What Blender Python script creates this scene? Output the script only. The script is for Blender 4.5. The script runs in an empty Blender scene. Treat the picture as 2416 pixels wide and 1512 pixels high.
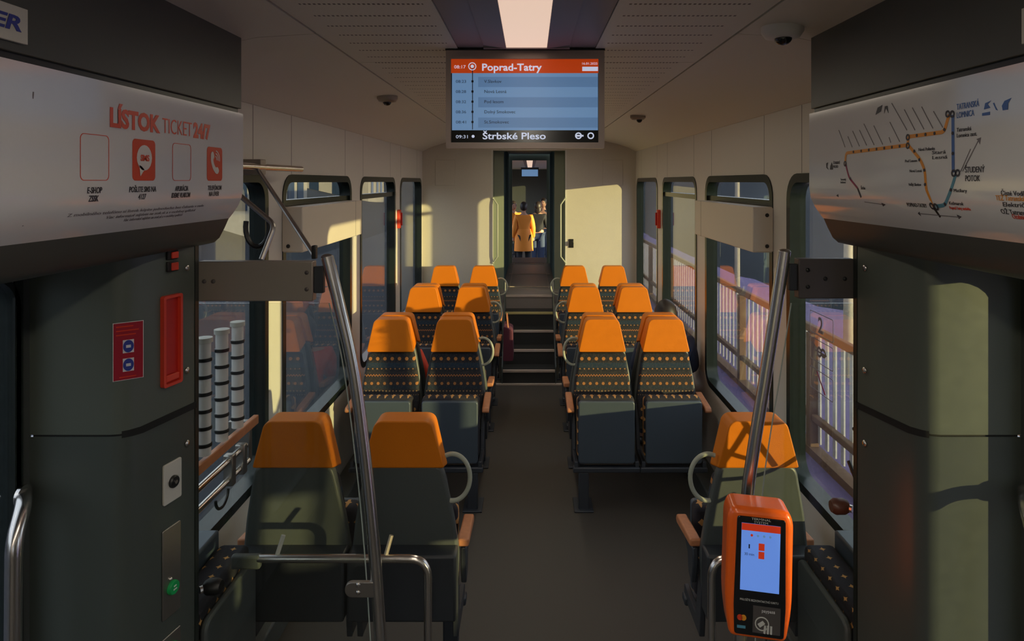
import bpy, math, random
from mathutils import Vector, Matrix
random.seed(7)
S = bpy.context.scene
COL = S.collection
PI = math.pi

# ------------------------------------------------------------------ camera, world, sun, exposure
CX, CH, F = 0.014, 2.22, 1554.0          # camera x, height, focal length in pixels of the 2416 frame
cam_d = bpy.data.cameras.new('camera'); cam = bpy.data.objects.new('camera', cam_d); COL.objects.link(cam)
cam.location = (CX, 0, CH); cam.rotation_euler = (PI/2, 0, 0)
cam_d.sensor_width = 36; cam_d.lens = 36*F/2416
cam_d.shift_x = -43/2416; cam_d.shift_y = -328/2416
cam_d.clip_start = 0.05; cam_d.clip_end = 500
S.camera = cam

W = bpy.data.worlds.new('world'); S.world = W; W.use_nodes = True
wn = W.node_tree; wn.nodes.clear()
bg = wn.nodes.new('ShaderNodeBackground'); wo = wn.nodes.new('ShaderNodeOutputWorld')
bg.inputs[0].default_value = (0.56, 0.63, 0.74, 1); bg.inputs[1].default_value = 3.0
wn.links.new(bg.outputs[0], wo.inputs[0])

SUN_DIR = Vector((-1.5, 1.0, -0.157)).normalized()
sd = bpy.data.lights.new('low_sun', 'SUN'); sun = bpy.data.objects.new('low_sun', sd); COL.objects.link(sun)
sd.energy = 9.0; sd.color = (1.0, 0.83, 0.37); sd.angle = math.radians(0.6)
sun.rotation_euler = SUN_DIR.to_track_quat('-Z', 'Y').to_euler()

vs = S.view_settings
S.display_settings.display_device = 'sRGB'
vs.view_transform = 'Standard'; vs.look = 'None'; vs.gamma = 1; vs.exposure = 0.45; vs.use_curve_mapping = False
S.cycles.max_bounces = 10; S.cycles.transparent_max_bounces = 24; S.cycles.diffuse_bounces = 6

# ------------------------------------------------------------------ materials
M = {}
def mat(name, col, rough=0.6, metal=0.0, emit=0.0, coat=0.0, spec=0.5, noise=0.0, nscale=80, bump=0.0, alpha=1.0):
    m = bpy.data.materials.new(name); m.use_nodes = True; nt = m.node_tree
    b = nt.nodes['Principled BSDF']
    b.inputs['Base Color'].default_value = (*col, 1); b.inputs['Roughness'].default_value = rough
    b.inputs['Metallic'].default_value = metal
    b.inputs['Specular IOR Level'].default_value = spec
    b.inputs['Coat Weight'].default_value = coat; b.inputs['Coat Roughness'].default_value = 0.08
    if emit:
        b.inputs['Emission Color'].default_value = (*col, 1); b.inputs['Emission Strength'].default_value = emit
    if noise or bump:
        tc = nt.nodes.new('ShaderNodeTexCoord'); nz = nt.nodes.new('ShaderNodeTexNoise')
        nz.inputs['Scale'].default_value = nscale; nz.inputs['Detail'].default_value = 4
        nt.links.new(tc.outputs['Object'], nz.inputs['Vector'])
        if noise:
            mx = nt.nodes.new('ShaderNodeMix'); mx.data_type = 'RGBA'
            mx.inputs[6].default_value = (*[c*(1-noise) for c in col], 1)
            mx.inputs[7].default_value = (*[min(1, c*(1+noise)) for c in col], 1)
            nt.links.new(nz.outputs[0], mx.inputs[0]); nt.links.new(mx.outputs[2], b.inputs['Base Color'])
        if bump:
            bp = nt.nodes.new('ShaderNodeBump'); bp.inputs['Strength'].default_value = bump
            bp.inputs['Distance'].default_value = 0.002
            nt.links.new(nz.outputs[0], bp.inputs['Height']); nt.links.new(bp.outputs[0], b.inputs['Normal'])
    M[name] = m
    return m

class NG:                                   # tiny math-node helper
    def __init__(s, m): s.nt = m.node_tree; s.b = s.nt.nodes.get('Principled BSDF')
    def m(s, op, a, b=None, c=None):
        n = s.nt.nodes.new('ShaderNodeMath'); n.operation = op
        for i, v in enumerate((a, b, c)):
            if v is None: continue
            if isinstance(v, (int, float)): n.inputs[i].default_value = v
            else: s.nt.links.new(v, n.inputs[i])
        return n.outputs[0]
    def xyz(s):
        tc = s.nt.nodes.new('ShaderNodeTexCoord'); sp = s.nt.nodes.new('ShaderNodeSeparateXYZ')
        s.nt.links.new(tc.outputs['Object'], sp.inputs[0]); return sp.outputs
    def mix(s, f, a, b):
        n = s.nt.nodes.new('ShaderNodeMix'); n.data_type = 'RGBA'
        for i, v in ((0, f), (6, a), (7, b)):
            if isinstance(v, tuple): n.inputs[i].default_value = (*v, 1)
            elif isinstance(v, (int, float)): n.inputs[i].default_value = v
            else: s.nt.links.new(v, n.inputs[i])
        return n.outputs[2]
    def near(s, v, c, w): return s.m('LESS_THAN', s.m('ABSOLUTE', s.m('SUBTRACT', v, c)), w)
    def base(s, c): s.nt.links.new(c, s.b.inputs['Base Color'])

def glass(name, tint, ior=1.6, dirt=0.0):
    m = bpy.data.materials.new(name); m.use_nodes = True; nt = m.node_tree; nt.nodes.clear()
    o = nt.nodes.new('ShaderNodeOutputMaterial'); t = nt.nodes.new('ShaderNodeBsdfTransparent')
    g = nt.nodes.new('ShaderNodeBsdfGlossy'); g.inputs['Roughness'].default_value = 0.0
    f = nt.nodes.new('ShaderNodeFresnel'); f.inputs['IOR'].default_value = ior
    mx = nt.nodes.new('ShaderNodeMixShader'); t.inputs[0].default_value = (*tint, 1)
    ge = nt.nodes.new('ShaderNodeNewGeometry')
    # same reflectance on both faces of the pane: undo the inside-IOR flip
    fl = nt.nodes.new('ShaderNodeMath'); fl.operation = 'MULTIPLY_ADD'
    fl.inputs[1].default_value = (1/ior - ior)*0 ; fl.inputs[2].default_value = ior
    nt.links.new(ge.outputs['Backfacing'], fl.inputs[0])
    ic = nt.nodes.new('ShaderNodeMath'); ic.operation = 'POWER'
    ic.inputs[0].default_value = ior
    sg = nt.nodes.new('ShaderNodeMath'); sg.operation = 'MULTIPLY_ADD'; sg.inputs[1].default_value = -2; sg.inputs[2].default_value = 1
    nt.links.new(ge.outputs['Backfacing'], sg.inputs[0]); nt.links.new(sg.outputs[0], ic.inputs[1])
    # Fresnel node inverts IOR on backfaces itself, so a reciprocal there gives the outside value
    ic2 = ic.outputs[0]
    nt.links.new(ic2, f.inputs['IOR'])
    if dirt:
        tc = nt.nodes.new('ShaderNodeTexCoord'); nz = nt.nodes.new('ShaderNodeTexNoise')
        nz.inputs['Scale'].default_value = 34; nz.inputs['Detail'].default_value = 6; nz.inputs['Roughness'].default_value = .7
        nt.links.new(tc.outputs['Object'], nz.inputs['Vector'])
        c = nt.nodes.new('ShaderNodeMix'); c.data_type = 'RGBA'
        c.inputs[6].default_value = (*[v*(1-dirt) for v in tint], 1); c.inputs[7].default_value = (*[min(1, v*(1+dirt*.6)) for v in tint], 1)
        nt.links.new(nz.outputs[0], c.inputs[0]); nt.links.new(c.outputs[2], t.inputs[0])
    nt.links.new(f.outputs[0], mx.inputs[0]); nt.links.new(t.outputs[0], mx.inputs[1]); nt.links.new(g.outputs[0], mx.inputs[2])
    nt.links.new(mx.outputs[0], o.inputs[0]); M[name] = m
    return m

mat('wall', (.72, .68, .62), .45, noise=.03, nscale=6)
mat('endwall', (.58, .54, .46), .5, noise=.05, nscale=60)
mat('ceil', (.74, .69, .60), .5)
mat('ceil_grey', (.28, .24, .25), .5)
mat('gap', (.012, .012, .012), .9)
mat('rubber', (.014, .020, .018), .35)
mat('frame_black', (.010, .016, .014), .25)
mat('dark_panel', (.070, .076, .070), .42, noise=.05, nscale=300)
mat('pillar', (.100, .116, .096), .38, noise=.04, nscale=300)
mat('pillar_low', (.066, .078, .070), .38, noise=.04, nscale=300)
mat('ad_white', (.78, .78, .80), .12, coat=.6)
mat('door_grey', (.22, .22, .21), .4)
mat('chrome', (.72, .68, .65), .22, 1.0)
mat('steel', (.40, .37, .34), .38, 1.0)
mat('bracket', (.36, .31, .26), .42, .55)
mat('bracket_dark', (.11, .095, .09), .42, .4)
mat('screen_bezel', (.42, .34, .30), .35, .3)
mat('floor', (.066, .058, .050), .55, noise=.35, nscale=400)
mat('floor_high', (.27, .24, .23), .4, noise=.1, nscale=60)
mat('step_dark', (.030, .032, .034), .5)
mat('nosing', (.60, .50, .44), .5)
mat('yellow_line', (.60, .52, .22), .6)
mat('orange', (.68, .185, .004), .5, spec=.3, bump=.25, nscale=260)
mat('orange_line', (.80, .30, .02), .4)
mat('shell', (.080, .090, .088), .42, noise=.05, nscale=200)
mat('brown_knob', (.10, .035, .02), .35)
mat('shell_dark', (.030, .034, .040), .45)
mat('seat_grey', (.060, .080, .105), .4)
mat('beam', (.045, .052, .066), .4, .2)
mat('loop', (.40, .42, .34), .35)
mat('wood', (.55, .22, .10), .4, noise=.2, nscale=40)
mat('red', (.55, .02, .012), .4)
mat('red_bright', (.75, .06, .03), .4)
mat('red_sticker', (.36, .012, .03), .35)
mat('ad_red', (.72, .055, .018), .3)
mat('white', (.75, .72, .70), .4)
mat('offwhite', (.62, .60, .54), .4)
mat('black', (.01, .01, .01), .4)
mat('ink', (.03, .03, .045), .5)
mat('ink_grey', (.20, .18, .20), .5)
mat('blue_ink', (.03, .05, .30), .4)
mat('blue_line', (.05, .14, .42), .4)
mat('teal_line', (.09, .30, .42), .4)
mat('magenta', (.30, .01, .08), .4)
mat('green', (.01, .38, .10), .3)
mat('machine_orange', (1.0, .15, .012), .28, coat=.4)
mat('glossy_black', (.006, .007, .009), .08, coat=.5)
mat('skin', (.50, .28, .20), .5)
mat('hair', (.018, .012, .012), .5)
mat('coat_orange', (.80, .26, .03), .7)
mat('coat_black', (.015, .016, .022), .8)
mat('coat_navy', (.03, .045, .09), .8)
mat('jeans', (.03, .05, .11), .8)
mat('bag_red', (.85, .07, .02), .6)
mat('bag_wine', (.13, .03, .06), .7)
mat('bellows', (.20, .30, .38), .6)
mat('gang', (.24, .27, .21), .5)
mat('box_cover', (.74, .66, .56), .4)
mat('hatch', (.40, .35, .33), .5)
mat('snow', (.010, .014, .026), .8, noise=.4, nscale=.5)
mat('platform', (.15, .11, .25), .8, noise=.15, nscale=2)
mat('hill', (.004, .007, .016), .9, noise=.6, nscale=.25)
mat('fence_brown', (.17, .095, .06), .7)
mat('fence_white', (.55, .55, .62), .6)
mat('house_wall', (.40, .36, .30), .8)
mat('house_roof', (.10, .09, .10), .8)
mat('house_pane', (.03, .05, .09), .2)
mat('lamp', (1.0, .72, .55), .5, emit=.52)
mat('lamp_fill', (1.0, .90, .74), .5, emit=8.0)  # added glow for the unseen rear strip, stronger than the visible one
mat('lamp_mid', (1.0, .88, .68), .5, emit=4.5)
mat('scr_blue', (.20, .38, .66), .3, emit=.33)
mat('scr_blue2', (.15, .30, .56), .3, emit=.30)
mat('scr_orange', (.62, .06, .005), .3, emit=.36)
mat('scr_black', (.005, .006, .008), .15)
mat('scr_white', (.70, .78, 1.0), .3, emit=.44)
mat('scr_ink', (.015, .02, .05), .4)
mat('scr_ink2', (.07, .13, .25), .4)
mat('val_blue', (.13, .27, .75), .3, emit=.46)
mat('val_red', (.62, .04, .01), .3, emit=.3)
glass('glass', (.70, .71, .70), 2.05, dirt=.22)
glass('glass_screen', (.93, .95, .93), 1.45)
mat('glass_edge', (.45, .5, .45), .2)

# perforated ceiling panel: rows of slots across the car
m = mat('ceil_perf', (.74, .69, .60), .5); g = NG(m); x, y, z = g.xyz()
row = g.m('LESS_THAN', g.m('FRACT', g.m('DIVIDE', g.m('SUBTRACT', y, 1.925), .1365)), .10)
dot = g.m('LESS_THAN', g.m('FRACT', g.m('DIVIDE', x, .0145)), .55)
ax = g.m('ABSOLUTE', x)
msk = g.m('MULTIPLY', g.m('MULTIPLY', row, dot), g.m('MULTIPLY', g.m('GREATER_THAN', ax, .30), g.m('LESS_THAN', ax, .665)))
g.base(g.mix(msk, (.74, .69, .60), (.07, .05, .045)))
# side wall: sealant joints above the windows
m = mat('wall_panel', (.72, .68, .62), .42); g = NG(m); x, y, z = g.xyz()
acc = None
for yy in (2.75, 3.23, 3.75, 4.84, 5.36, 6.4, 6.92, 7.9):
    k = g.near(y, yy, .0035); acc = k if acc is None else g.m('MAXIMUM', acc, k)
acc = g.m('MULTIPLY', acc, g.m('GREATER_THAN', z, 2.262))
g.base(g.mix(acc, (.72, .68, .62), (.07, .06, .05)))
# woven seat fabric: rows of motifs, in seat-local coordinates
m = mat('fabric', (.02, .02, .03), .9); g = NG(m); x, y, z = g.xyz()
base = g.mix(g.m('GREATER_THAN', z, .86), (.022, .020, .024), (.014, .014, .020))
base = g.mix(g.near(z, .905, .018), base, (.012, .030, .055))
base = g.mix(g.near(z, .752, .010), base, (.012, .022, .036))
nz = g.nt.nodes.new('ShaderNodeTexNoise'); nz.inputs['Scale'].default_value = 90
tc = g.nt.nodes.new('ShaderNodeTexCoord'); g.nt.links.new(tc.outputs['Object'], nz.inputs['Vector'])
base = g.mix(g.m('MULTIPLY', g.m('GREATER_THAN', nz.outputs[0], .55), .35), base, (.06, .05, .045))
def dots(base, zc, sp, r, col, ph=0.0):
    fx = g.m('MULTIPLY', g.m('SUBTRACT', g.m('FRACT', g.m('DIVIDE', g.m('ADD', x, 10+ph), sp)), .5), sp)
    fx = g.m('ABSOLUTE', fx); fz = g.m('ABSOLUTE', g.m('SUBTRACT', z, zc))
    d = g.m('ADD', g.m('POWER', fx, 2), g.m('POWER', fz, 2))
    return g.mix(g.m('LESS_THAN', d, r*r), base, col)
base = dots(base, .950, .052, .0125, (.42, .17, .045))
base = dots(base, .880, .032, .0055, (.30, .15, .055))
base = dots(base, .778, .046, .0105, (.36, .15, .045))
base = dots(base, .726, .024, .0050, (.30, .17, .07))
base = dots(base, .700, .016, .0035, (.26, .15, .07))
base = dots(base, .600, .050, .0115, (.45, .22, .07))
base = dots(base, .540, .050, .0115, (.45, .22, .07))
fx = g.m('ABSOLUTE', g.m('SUBTRACT', g.m('FRACT', g.m('DIVIDE', g.m('ADD', x, 10), .02)), .5))
zig = g.m('ABSOLUTE', g.m('SUBTRACT', g.m('SUBTRACT', z, .828), g.m('MULTIPLY', fx, .024)))
base = g.mix(g.m('LESS_THAN', zig, .0035), base, (.38, .14, .04))
g.base(base)
# seat cushion edge: one row of motifs, diamond shaped
m = mat('fabric_cushion', (.02, .02, .03), .9); g = NG(m); x, y, z = g.xyz()
fx = g.m('ABSOLUTE', g.m('MULTIPLY', g.m('SUBTRACT', g.m('FRACT', g.m('DIVIDE', g.m('ADD', x, 10), .052)), .5), .052))
fy = g.m('ABSOLUTE', g.m('MULTIPLY', g.m('SUBTRACT', g.m('FRACT', g.m('DIVIDE', g.m('ADD', y, 10.013), .07)), .5), .07))
fz = g.m('ABSOLUTE', g.m('MULTIPLY', g.m('SUBTRACT', g.m('FRACT', g.m('DIVIDE', z, .08)), .5), .08))
d = g.m('ADD', fx, g.m('MINIMUM', fy, fz))
g.base(g.mix(g.m('LESS_THAN', d, .017), (.02, .018, .024), (.50, .25, .08)))
# longitudinal tip-up seats: stars on dark ground along Y
m = mat('fabric_star', (.02, .02, .03), .9); g = NG(m); x, y, z = g.xyz()
def star(a, sa, b, sb):
    p = g.m('ABSOLUTE', g.m('MULTIPLY', g.m('SUBTRACT', g.m('FRACT', g.m('DIVIDE', g.m('ADD', a, 10), sa)), .5), sa))
    q = g.m('ABSOLUTE', g.m('MULTIPLY', g.m('SUBTRACT', g.m('FRACT', g.m('DIVIDE', g.m('ADD', b, 10), sb)), .5), sb))
    return g.m('LESS_THAN', g.m('ADD', g.m('POWER', p, .6), g.m('POWER', q, .6)), .082)
g.base(g.mix(star(y, .06, g.m('ADD', x, z), .06), (.018, .016, .022), (.62, .32, .10)))

# ------------------------------------------------------------------ geometry helpers
def tagp(o, label=None, cat=None, group=None, kind=None):
    if label: o['label'] = label
    if cat: o['category'] = cat
    if group: o['group'] = group
    if kind: o['kind'] = kind
    return o

def thing(name, label, cat, loc=(0, 0, 0), rz=0, group=None, kind=None):
    o = bpy.data.objects.new(name, None); o.empty_display_size = .05; COL.objects.link(o)
    o.location = loc; o.rotation_euler = (0, 0, rz)
    return tagp(o, label, cat, group, kind)

class MB:
    def __init__(s): s.v = []; s.f = []
    def add(s, v, f):
        n = len(s.v); s.v += [tuple(p) for p in v]; s.f += [tuple(i+n for i in q) for q in f]; return s
    def box(s, x0, x1, y0, y1, z0, z1):
        x0, x1 = sorted((x0, x1)); y0, y1 = sorted((y0, y1)); z0, z1 = sorted((z0, z1))
        v = [(x, y, z) for z in (z0, z1) for y in (y0, y1) for x in (x0, x1)]
        return s.add(v, [(0, 2, 3, 1), (4, 5, 7, 6), (0, 1, 5, 4), (1, 3, 7, 5), (3, 2, 6, 7), (2, 0, 4, 6)])
    def prism(s, poly, axis, a, b, fn=None):
        # poly: 2D outline; axis: extrusion axis ('x': (y,z), 'y': (x,z), 'z': (x,y)); fn remaps points
        def p3(p, t):
            q = {'x': (t, p[0], p[1]), 'y': (p[0], t, p[1]), 'z': (p[0], p[1], t)}[axis]
            return fn(q) if fn else q
        n = len(poly); v = [p3(p, a) for p in poly]+[p3(p, b) for p in poly]
        f = [tuple(range(n-1, -1, -1)), tuple(range(n, 2*n))]+[(i, (i+1) % n, n+(i+1) % n, n+i) for i in range(n)]
        area = sum(poly[i][0]*poly[(i+1) % n][1]-poly[(i+1) % n][0]*poly[i][1] for i in range(n))
        flip = (area < 0) ^ (axis == 'y') ^ (b < a)
        if flip: f = [tuple(reversed(q)) for q in f]
        return s.add(v, f)
    def tube(s, pts, r, seg=12, closed=False, r2=None):
        pts = [Vector(p) for p in pts]; n = len(pts); rings = []
        up = None
        for i, p in enumerate(pts):
            if closed: d = pts[(i+1) % n]-pts[i-1]
            else: d = (pts[min(i+1, n-1)]-pts[max(i-1, 0)])
            d.normalize()
            if up is None:
                up = Vector((0, 0, 1)) if abs(d.z) < .9 else Vector((1, 0, 0))
            a = d.cross(up).normalized(); up2 = a.cross(d).normalized(); up = up2
            rr = r if r2 is None else r+(r2-r)*i/(n-1)
            rings.append([p+(a*math.cos(t)+up2*math.sin(t))*rr for t in [2*PI*k/seg for k in range(seg)]])
        v = [q for R in rings for q in R]; f = []
        for i in range(n if closed else n-1):
            j = (i+1) % n
            for k in range(seg):
                l = (k+1) % seg
                f.append((i*seg+k, i*seg+l, j*seg+l, j*seg+k))
        if not closed:
            f.append(tuple(range(seg-1, -1, -1))); f.append(tuple((n-1)*seg+k for k in range(seg)))
        return s.add(v, f)
    def lathe(s, prof, c=(0, 0, 0), axis='z', seg=24):
        v = []; n = len(prof)
        for k in range(seg):
            t = 2*PI*k/seg
            for r, h in prof:
                q = (r*math.cos(t), r*math.sin(t), h)
                if axis == 'y': q = (q[0], h, -q[1])
                if axis == 'x': q = (h, q[0], q[1])
                v.append((q[0]+c[0], q[1]+c[1], q[2]+c[2]))
        f = [(k*n+i, ((k+1) % seg)*n+i, ((k+1) % seg)*n+i+1, k*n+i+1) for k in range(seg) for i in range(n-1)]
        return s.add(v, f)
    def ball(s, c, r, seg=16, rings=10, sc=(1, 1, 1)):
        prof = [(r*math.sin(PI*i/rings), -r*math.cos(PI*i/rings)) for i in range(rings+1)]
        t = MB().lathe(prof, seg=seg)
        return s.add([(p[0]*sc[0]+c[0], p[1]*sc[1]+c[1], p[2]*sc[2]+c[2]) for p in t.v], t.f)
    def build(s, name, m, parent=None, bevel=0.0, seg=2, smooth=True, angle=35, **kw):
        me = bpy.data.meshes.new(name); me.from_pydata(s.v, [], s.f); me.update()
        me.materials.append(M[m])
        o = bpy.data.objects.new(name, me); COL.objects.link(o)
        if parent is not None: o.parent = parent
        if smooth:
            for p in me.polygons: p.use_smooth = True
            try: me.set_sharp_from_angle(angle=math.radians(angle))
            except Exception: pass
        if bevel:
            b = o.modifiers.new('bevel', 'BEVEL'); b.width = bevel; b.segments = seg; b.limit_method = 'ANGLE'
            b.angle_limit = math.radians(40); b.harden_normals = False
        return tagp(o, **kw)

def rrect(x0, x1, y0, y1, r, n=6):
    r4 = r if isinstance(r, (tuple, list)) else (r,)*4     # bl, br, tr, tl
    out = []
    for (cx, cy, a0), rr in zip(((x0, y0, PI), (x1, y0, 1.5*PI), (x1, y1, 0), (x0, y1, .5*PI)), r4):
        sx = 1 if cx == x0 else -1; sy = 1 if cy == y0 else -1
        if rr <= 0: out.append((cx, cy)); continue
        for k in range(n+1):
            a = a0+k*PI/2/n
            out.append((cx+sx*rr+rr*math.cos(a), cy+sy*rr+rr*math.sin(a)))
    return out
def circ(cx, cy, r, n=20, r2=None): return [(cx+r*math.cos(2*PI*k/n), cy+(r2 or r)*math.sin(2*PI*k/n)) for k in range(n)]
def rpoly(pts, r, n=4):
    out = []; N = len(pts)
    for i in range(N):
        p0, p, p1 = (Vector(pts[i-1]), Vector(pts[i]), Vector(pts[(i+1) % N]))
        rr = r[i] if isinstance(r, (list, tuple)) else r
        a = (p0-p).normalized(); b = (p1-p).normalized()
        rr = min(rr, (p0-p).length*.45, (p1-p).length*.45)
        if rr <= 0: out.append(tuple(p)); continue
        A = p+a*rr; B = p+b*rr
        for k in range(n+1):
            t = k/n; q = A*(1-t)**2+p*2*t*(1-t)+B*t*t; out.append(tuple(q))
    return out
def curve_pts(pts, n=8, closed=False):        # catmull-rom through 3D points
    P = [Vector(p) for p in pts]; out = []; N = len(P)
    for i in range(N if closed else N-1):
        p1, p2 = P[i], P[(i+1) % N]
        p0 = P[i-1] if (closed or i) else p1*2-p2
        p3 = P[(i+2) % N] if (closed or i+2 < N) else p2*2-p1
        for k in range(n):
            t = k/n
            out.append(.5*((2*p1)+(-p0+p2)*t+(2*p0-5*p1+4*p2-p3)*t*t+(-p0+3*p1-3*p2+p3)*t**3))
    if not closed: out.append(P[-1])
    return out
def fillet(pts, r, n=6):                      # polyline with rounded inner corners
    P = [Vector(p) for p in pts]; out = [P[0]]
    for i in range(1, len(P)-1):
        a = (P[i-1]-P[i]); b = (P[i+1]-P[i]); rr = min(r, a.length*.45, b.length*.45)
        A = P[i]+a.normalized()*rr; B = P[i]+b.normalized()*rr
        for k in range(n+1):
            t = k/n; out.append(A*(1-t)**2+P[i]*2*t*(1-t)+B*t*t)
    out.append(P[-1]); return out

DG = lambda: bpy.context.evaluated_depsgraph_get()
def curve_mesh(loops, thick):
    cu = bpy.data.curves.new('tmp', 'CURVE'); cu.dimensions = '2D'; cu.fill_mode = 'BOTH'; cu.extrude = thick/2
    for L in loops:
        sp = cu.splines.new('POLY'); sp.points.add(len(L)-1); sp.use_cyclic_u = True
        for i, p in enumerate(L): sp.points[i].co = (p[0], p[1], 0, 1)
    return _c2m(cu)
def _c2m(cu):
    o = bpy.data.objects.new('tmp', cu); COL.objects.link(o)
    bpy.context.view_layer.update()
    me = bpy.data.meshes.new_from_object(o.evaluated_get(DG()))
    bpy.data.objects.remove(o); bpy.data.curves.remove(cu)
    return me
AX = {'x': lambda u, v, w: (w, u, v), 'y': lambda u, v, w: (u, w, v), 'z': lambda u, v, w: (u, v, w)}
def plate(name, loops, thick, axis, at, m, parent=None, fn=None, **kw):
    """flat sheet with holes: loops = [outer, hole, ...] in the plane across `axis`, centred at `at`."""
    me = curve_mesh(loops, thick); me.name = name
    for v in me.vertices:
        q = AX[axis](v.co.x, v.co.y, v.co.z+at); v.co = fn(q) if fn else q
    if axis == 'y': me.flip_normals()
    me.materials.clear(); me.materials.append(M[m]); me.update()
    o = bpy.data.objects.new(name, me); COL.objects.link(o)
    if parent is not None: o.parent = parent
    return tagp(o, **kw)
def text_data(body, size, align='LEFT', bold=0.0, shear=0.0, sx=1.0, space=1.0, line=1.0, thick=.0006):
    cu = bpy.data.curves.new('tmp', 'FONT'); cu.body = body; cu.size = size; cu.align_x = align
    cu.offset = bold; cu.shear = shear; cu.extrude = thick/2; cu.space_character = space; cu.space_line = line
    cu.resolution_u = 3
    me = _c2m(cu)
    for v in me.vertices: v.co.x *= sx
    return me
def text(name, body, size, fn, m, parent, width=None, **kw):
    """fn maps (u, v, w) of the flat lettering to its surface."""
    me = text_data(body, size, **kw)
    if width:
        xs = [v.co.x for v in me.vertices]; k = width/(max(xs)-min(xs))
        for v in me.vertices: v.co.x *= k
    for v in me.vertices: v.co = fn(v.co.x, v.co.y, v.co.z)
    me.materials.clear(); me.materials.append(M[m]); me.name = name; me.update()
    o = bpy.data.objects.new(name, me); COL.objects.link(o); o.parent = parent
    return o
def dup(o, parent=None):
    c = o.copy(); COL.objects.link(c); c.parent = parent
    for ch in list(o.children): dup(ch, c)
    return c
def P(px, py, Y):                              # world point on the plane y = Y seen at a measured spot
    return Vector((CX+(px-1251)*Y/F, Y, CH-(py-428)*Y/F))

CEIL = 2.74; WX = 1.346
YJ = 2.32
ST = dict(kind='structure')
# ------------------------------------------------------------------ ceiling
cove = [(.745, CEIL), (.95, 2.727), (1.1, 2.694), (1.25, 2.645), (WX+.02, 2.585)]
for s in (-1, 1):
    prof = [(s*a, b) for a, b in cove]+[(s*a, b+.02) for a, b in reversed(cove)]
    for a, b in ((-9.0, YJ-.003), (YJ+.003, 8.3)):
        MB().prism(prof, 'y', a, b).build('ceiling', 'ceil', **ST)
    for a, b in ((-9.0, 2.877), (2.883, 8.3)):
        MB().box(s*.27, s*.735, a, b, CEIL, CEIL+.02).build('ceiling', 'ceil_perf', **ST)
MB().box(-.268, .268, -9.0, 8.3, CEIL+.004, CEIL+.02).build('ceiling', 'ceil_grey', **ST)
MB().box(-1.5, 1.5, -9.0, 8.3, CEIL+.03, CEIL+.10).build('ceiling', 'gap', **ST)

def ceiling_light(y0, y1, label, lm='lamp'):
    t = thing('ceiling_light', label, 'ceiling light', (0, (y0+y1)/2, CEIL), group='ceiling light strips')
    L = (y1-y0)/2
    h = MB()
    for s in (-1, 1):
        h.prism([(s*.078, .003), (s*.078, -.012), (s*.165, -.001), (s*.165, .003)], 'y', -L, L)
    h.box(-.165, .165, -L-.01, -L, -.012, .003).box(-.165, .165, L, L+.01, -.012, .003)
    h.build('housing', 'ceil_grey', t, smooth=False)
    MB().box(-.0775, .0775, -L, L, -.008, .002).build('diffuser', lm, t)
    return t
ceiling_light(1.3, 2.52, 'pinkish white light strip running overhead to the ceiling monitor')
ceiling_light(-8.8, 1.25, 'long bright strip added out of view over the rear carriage as fill light', 'lamp_fill')  # behind the camera, added to brighten the interior
ceiling_light(2.78, 7.9, 'light strip in the ceiling behind the monitor towards the end wall', 'lamp_mid')

# ------------------------------------------------------------------ side walls and windows
WINS = [(2.24, 3.41), (3.61, 5.0), (5.26, 6.63), (6.88, 8.23)]
wn_i = 0
def window(side, y0, y1, z0=.70, z1=2.26, vent=False, r=.13):
    global wn_i; wn_i += 1
    xin, xout = side*(WX-.006), side*(WX+.075)
    o = plate('window_%d' % wn_i, [rrect(y0-.0, y1+.0, z0, z1, r), rrect(y0+.045, y1-.045, z0+.045, z1-.045, r-.04)],
              abs(xout-xin), 'x', (xin+xout)/2, 'frame_black', **ST)
    MB().prism(rrect(y0+.03, y1-.03, z0+.03, z1-.03, r-.03), 'x', side*(WX+.045), side*(WX+.053)).build('pane', 'glass', o, smooth=False)
    if vent:
        MB().box(side*(WX+.008), side*(WX+.07), y0+.04, y1-.04, 2.075, 2.115).build('transom', 'frame_black', o)
    return o
for s, nm in ((-1, 'left'), (1, 'right')):
    holes = [rrect(a, b, .70, 2.26, .13) for a, b in WINS]
    plate('wall_%s' % nm, [[(2.17, -.02), (8.3, -.02), (8.3, 2.60), (2.17, 2.60)]]+holes, .075, 'x', s*(WX+.0375), 'wall_panel', **ST)
    for i, (a, b) in enumerate(WINS):
        window(s, a, b, vent=(i in (1, 2)))
    MB().box(s*1.2, s*WX, 2.75, 8.28, 0, .13).build('trim_%d' % (1 if s < 0 else 2), 'shell', bevel=.01, **ST)
    # small dark joint between wall and cove
    MB().box(s*(WX-.004), s*(WX+.02), 2.29, 8.3, 2.597, 2.607).build('trim_%d' % (3 if s < 0 else 4), 'gap', **ST)

# ------------------------------------------------------------------ floor, steps, end wall
MB().box(-1.5, 1.5, -9.0, 8.3, -.08, 0).build('floor', 'floor', **ST)
st = thing('staircase', 'dark steps with pale nosings climbing from the aisle to the gangway', 'stairs', (0, 7.19, 0))
RISE, RUN = .165, .23
for n in range(5):
    w = .284
    b = MB().box(-w, w, n*RUN, (n+1)*RUN if n < 4 else 1.09, 0, (n+1)*RISE-.002)
    o = b.build('step', 'step_dark' if n < 4 else 'floor_high', st)
    MB().box(-w-.001, w+.001, n*RUN-.012, n*RUN+.012, (n+1)*RISE-.028, (n+1)*RISE).build('nosing', 'yellow_line' if n == 3 else 'nosing', o, bevel=.003)
MB().box(-.36, .36, -.03, 0.0, 0, .02).build('threshold_strip', 'nosing', st, bevel=.003)
for s in (-1, 1):
    MB().prism([(-.02, 0), (1.10, 0), (1.10, .90), (.80, .86), (-.02, .20)], 'x', s*.286, s*.298).build('side_panel', 'shell', st, bevel=.006)
    MB().box(s*.2865, s*.3, .90, .96, .60, 1.0).build('newel', 'loop', st, bevel=.015, seg=3)

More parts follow.
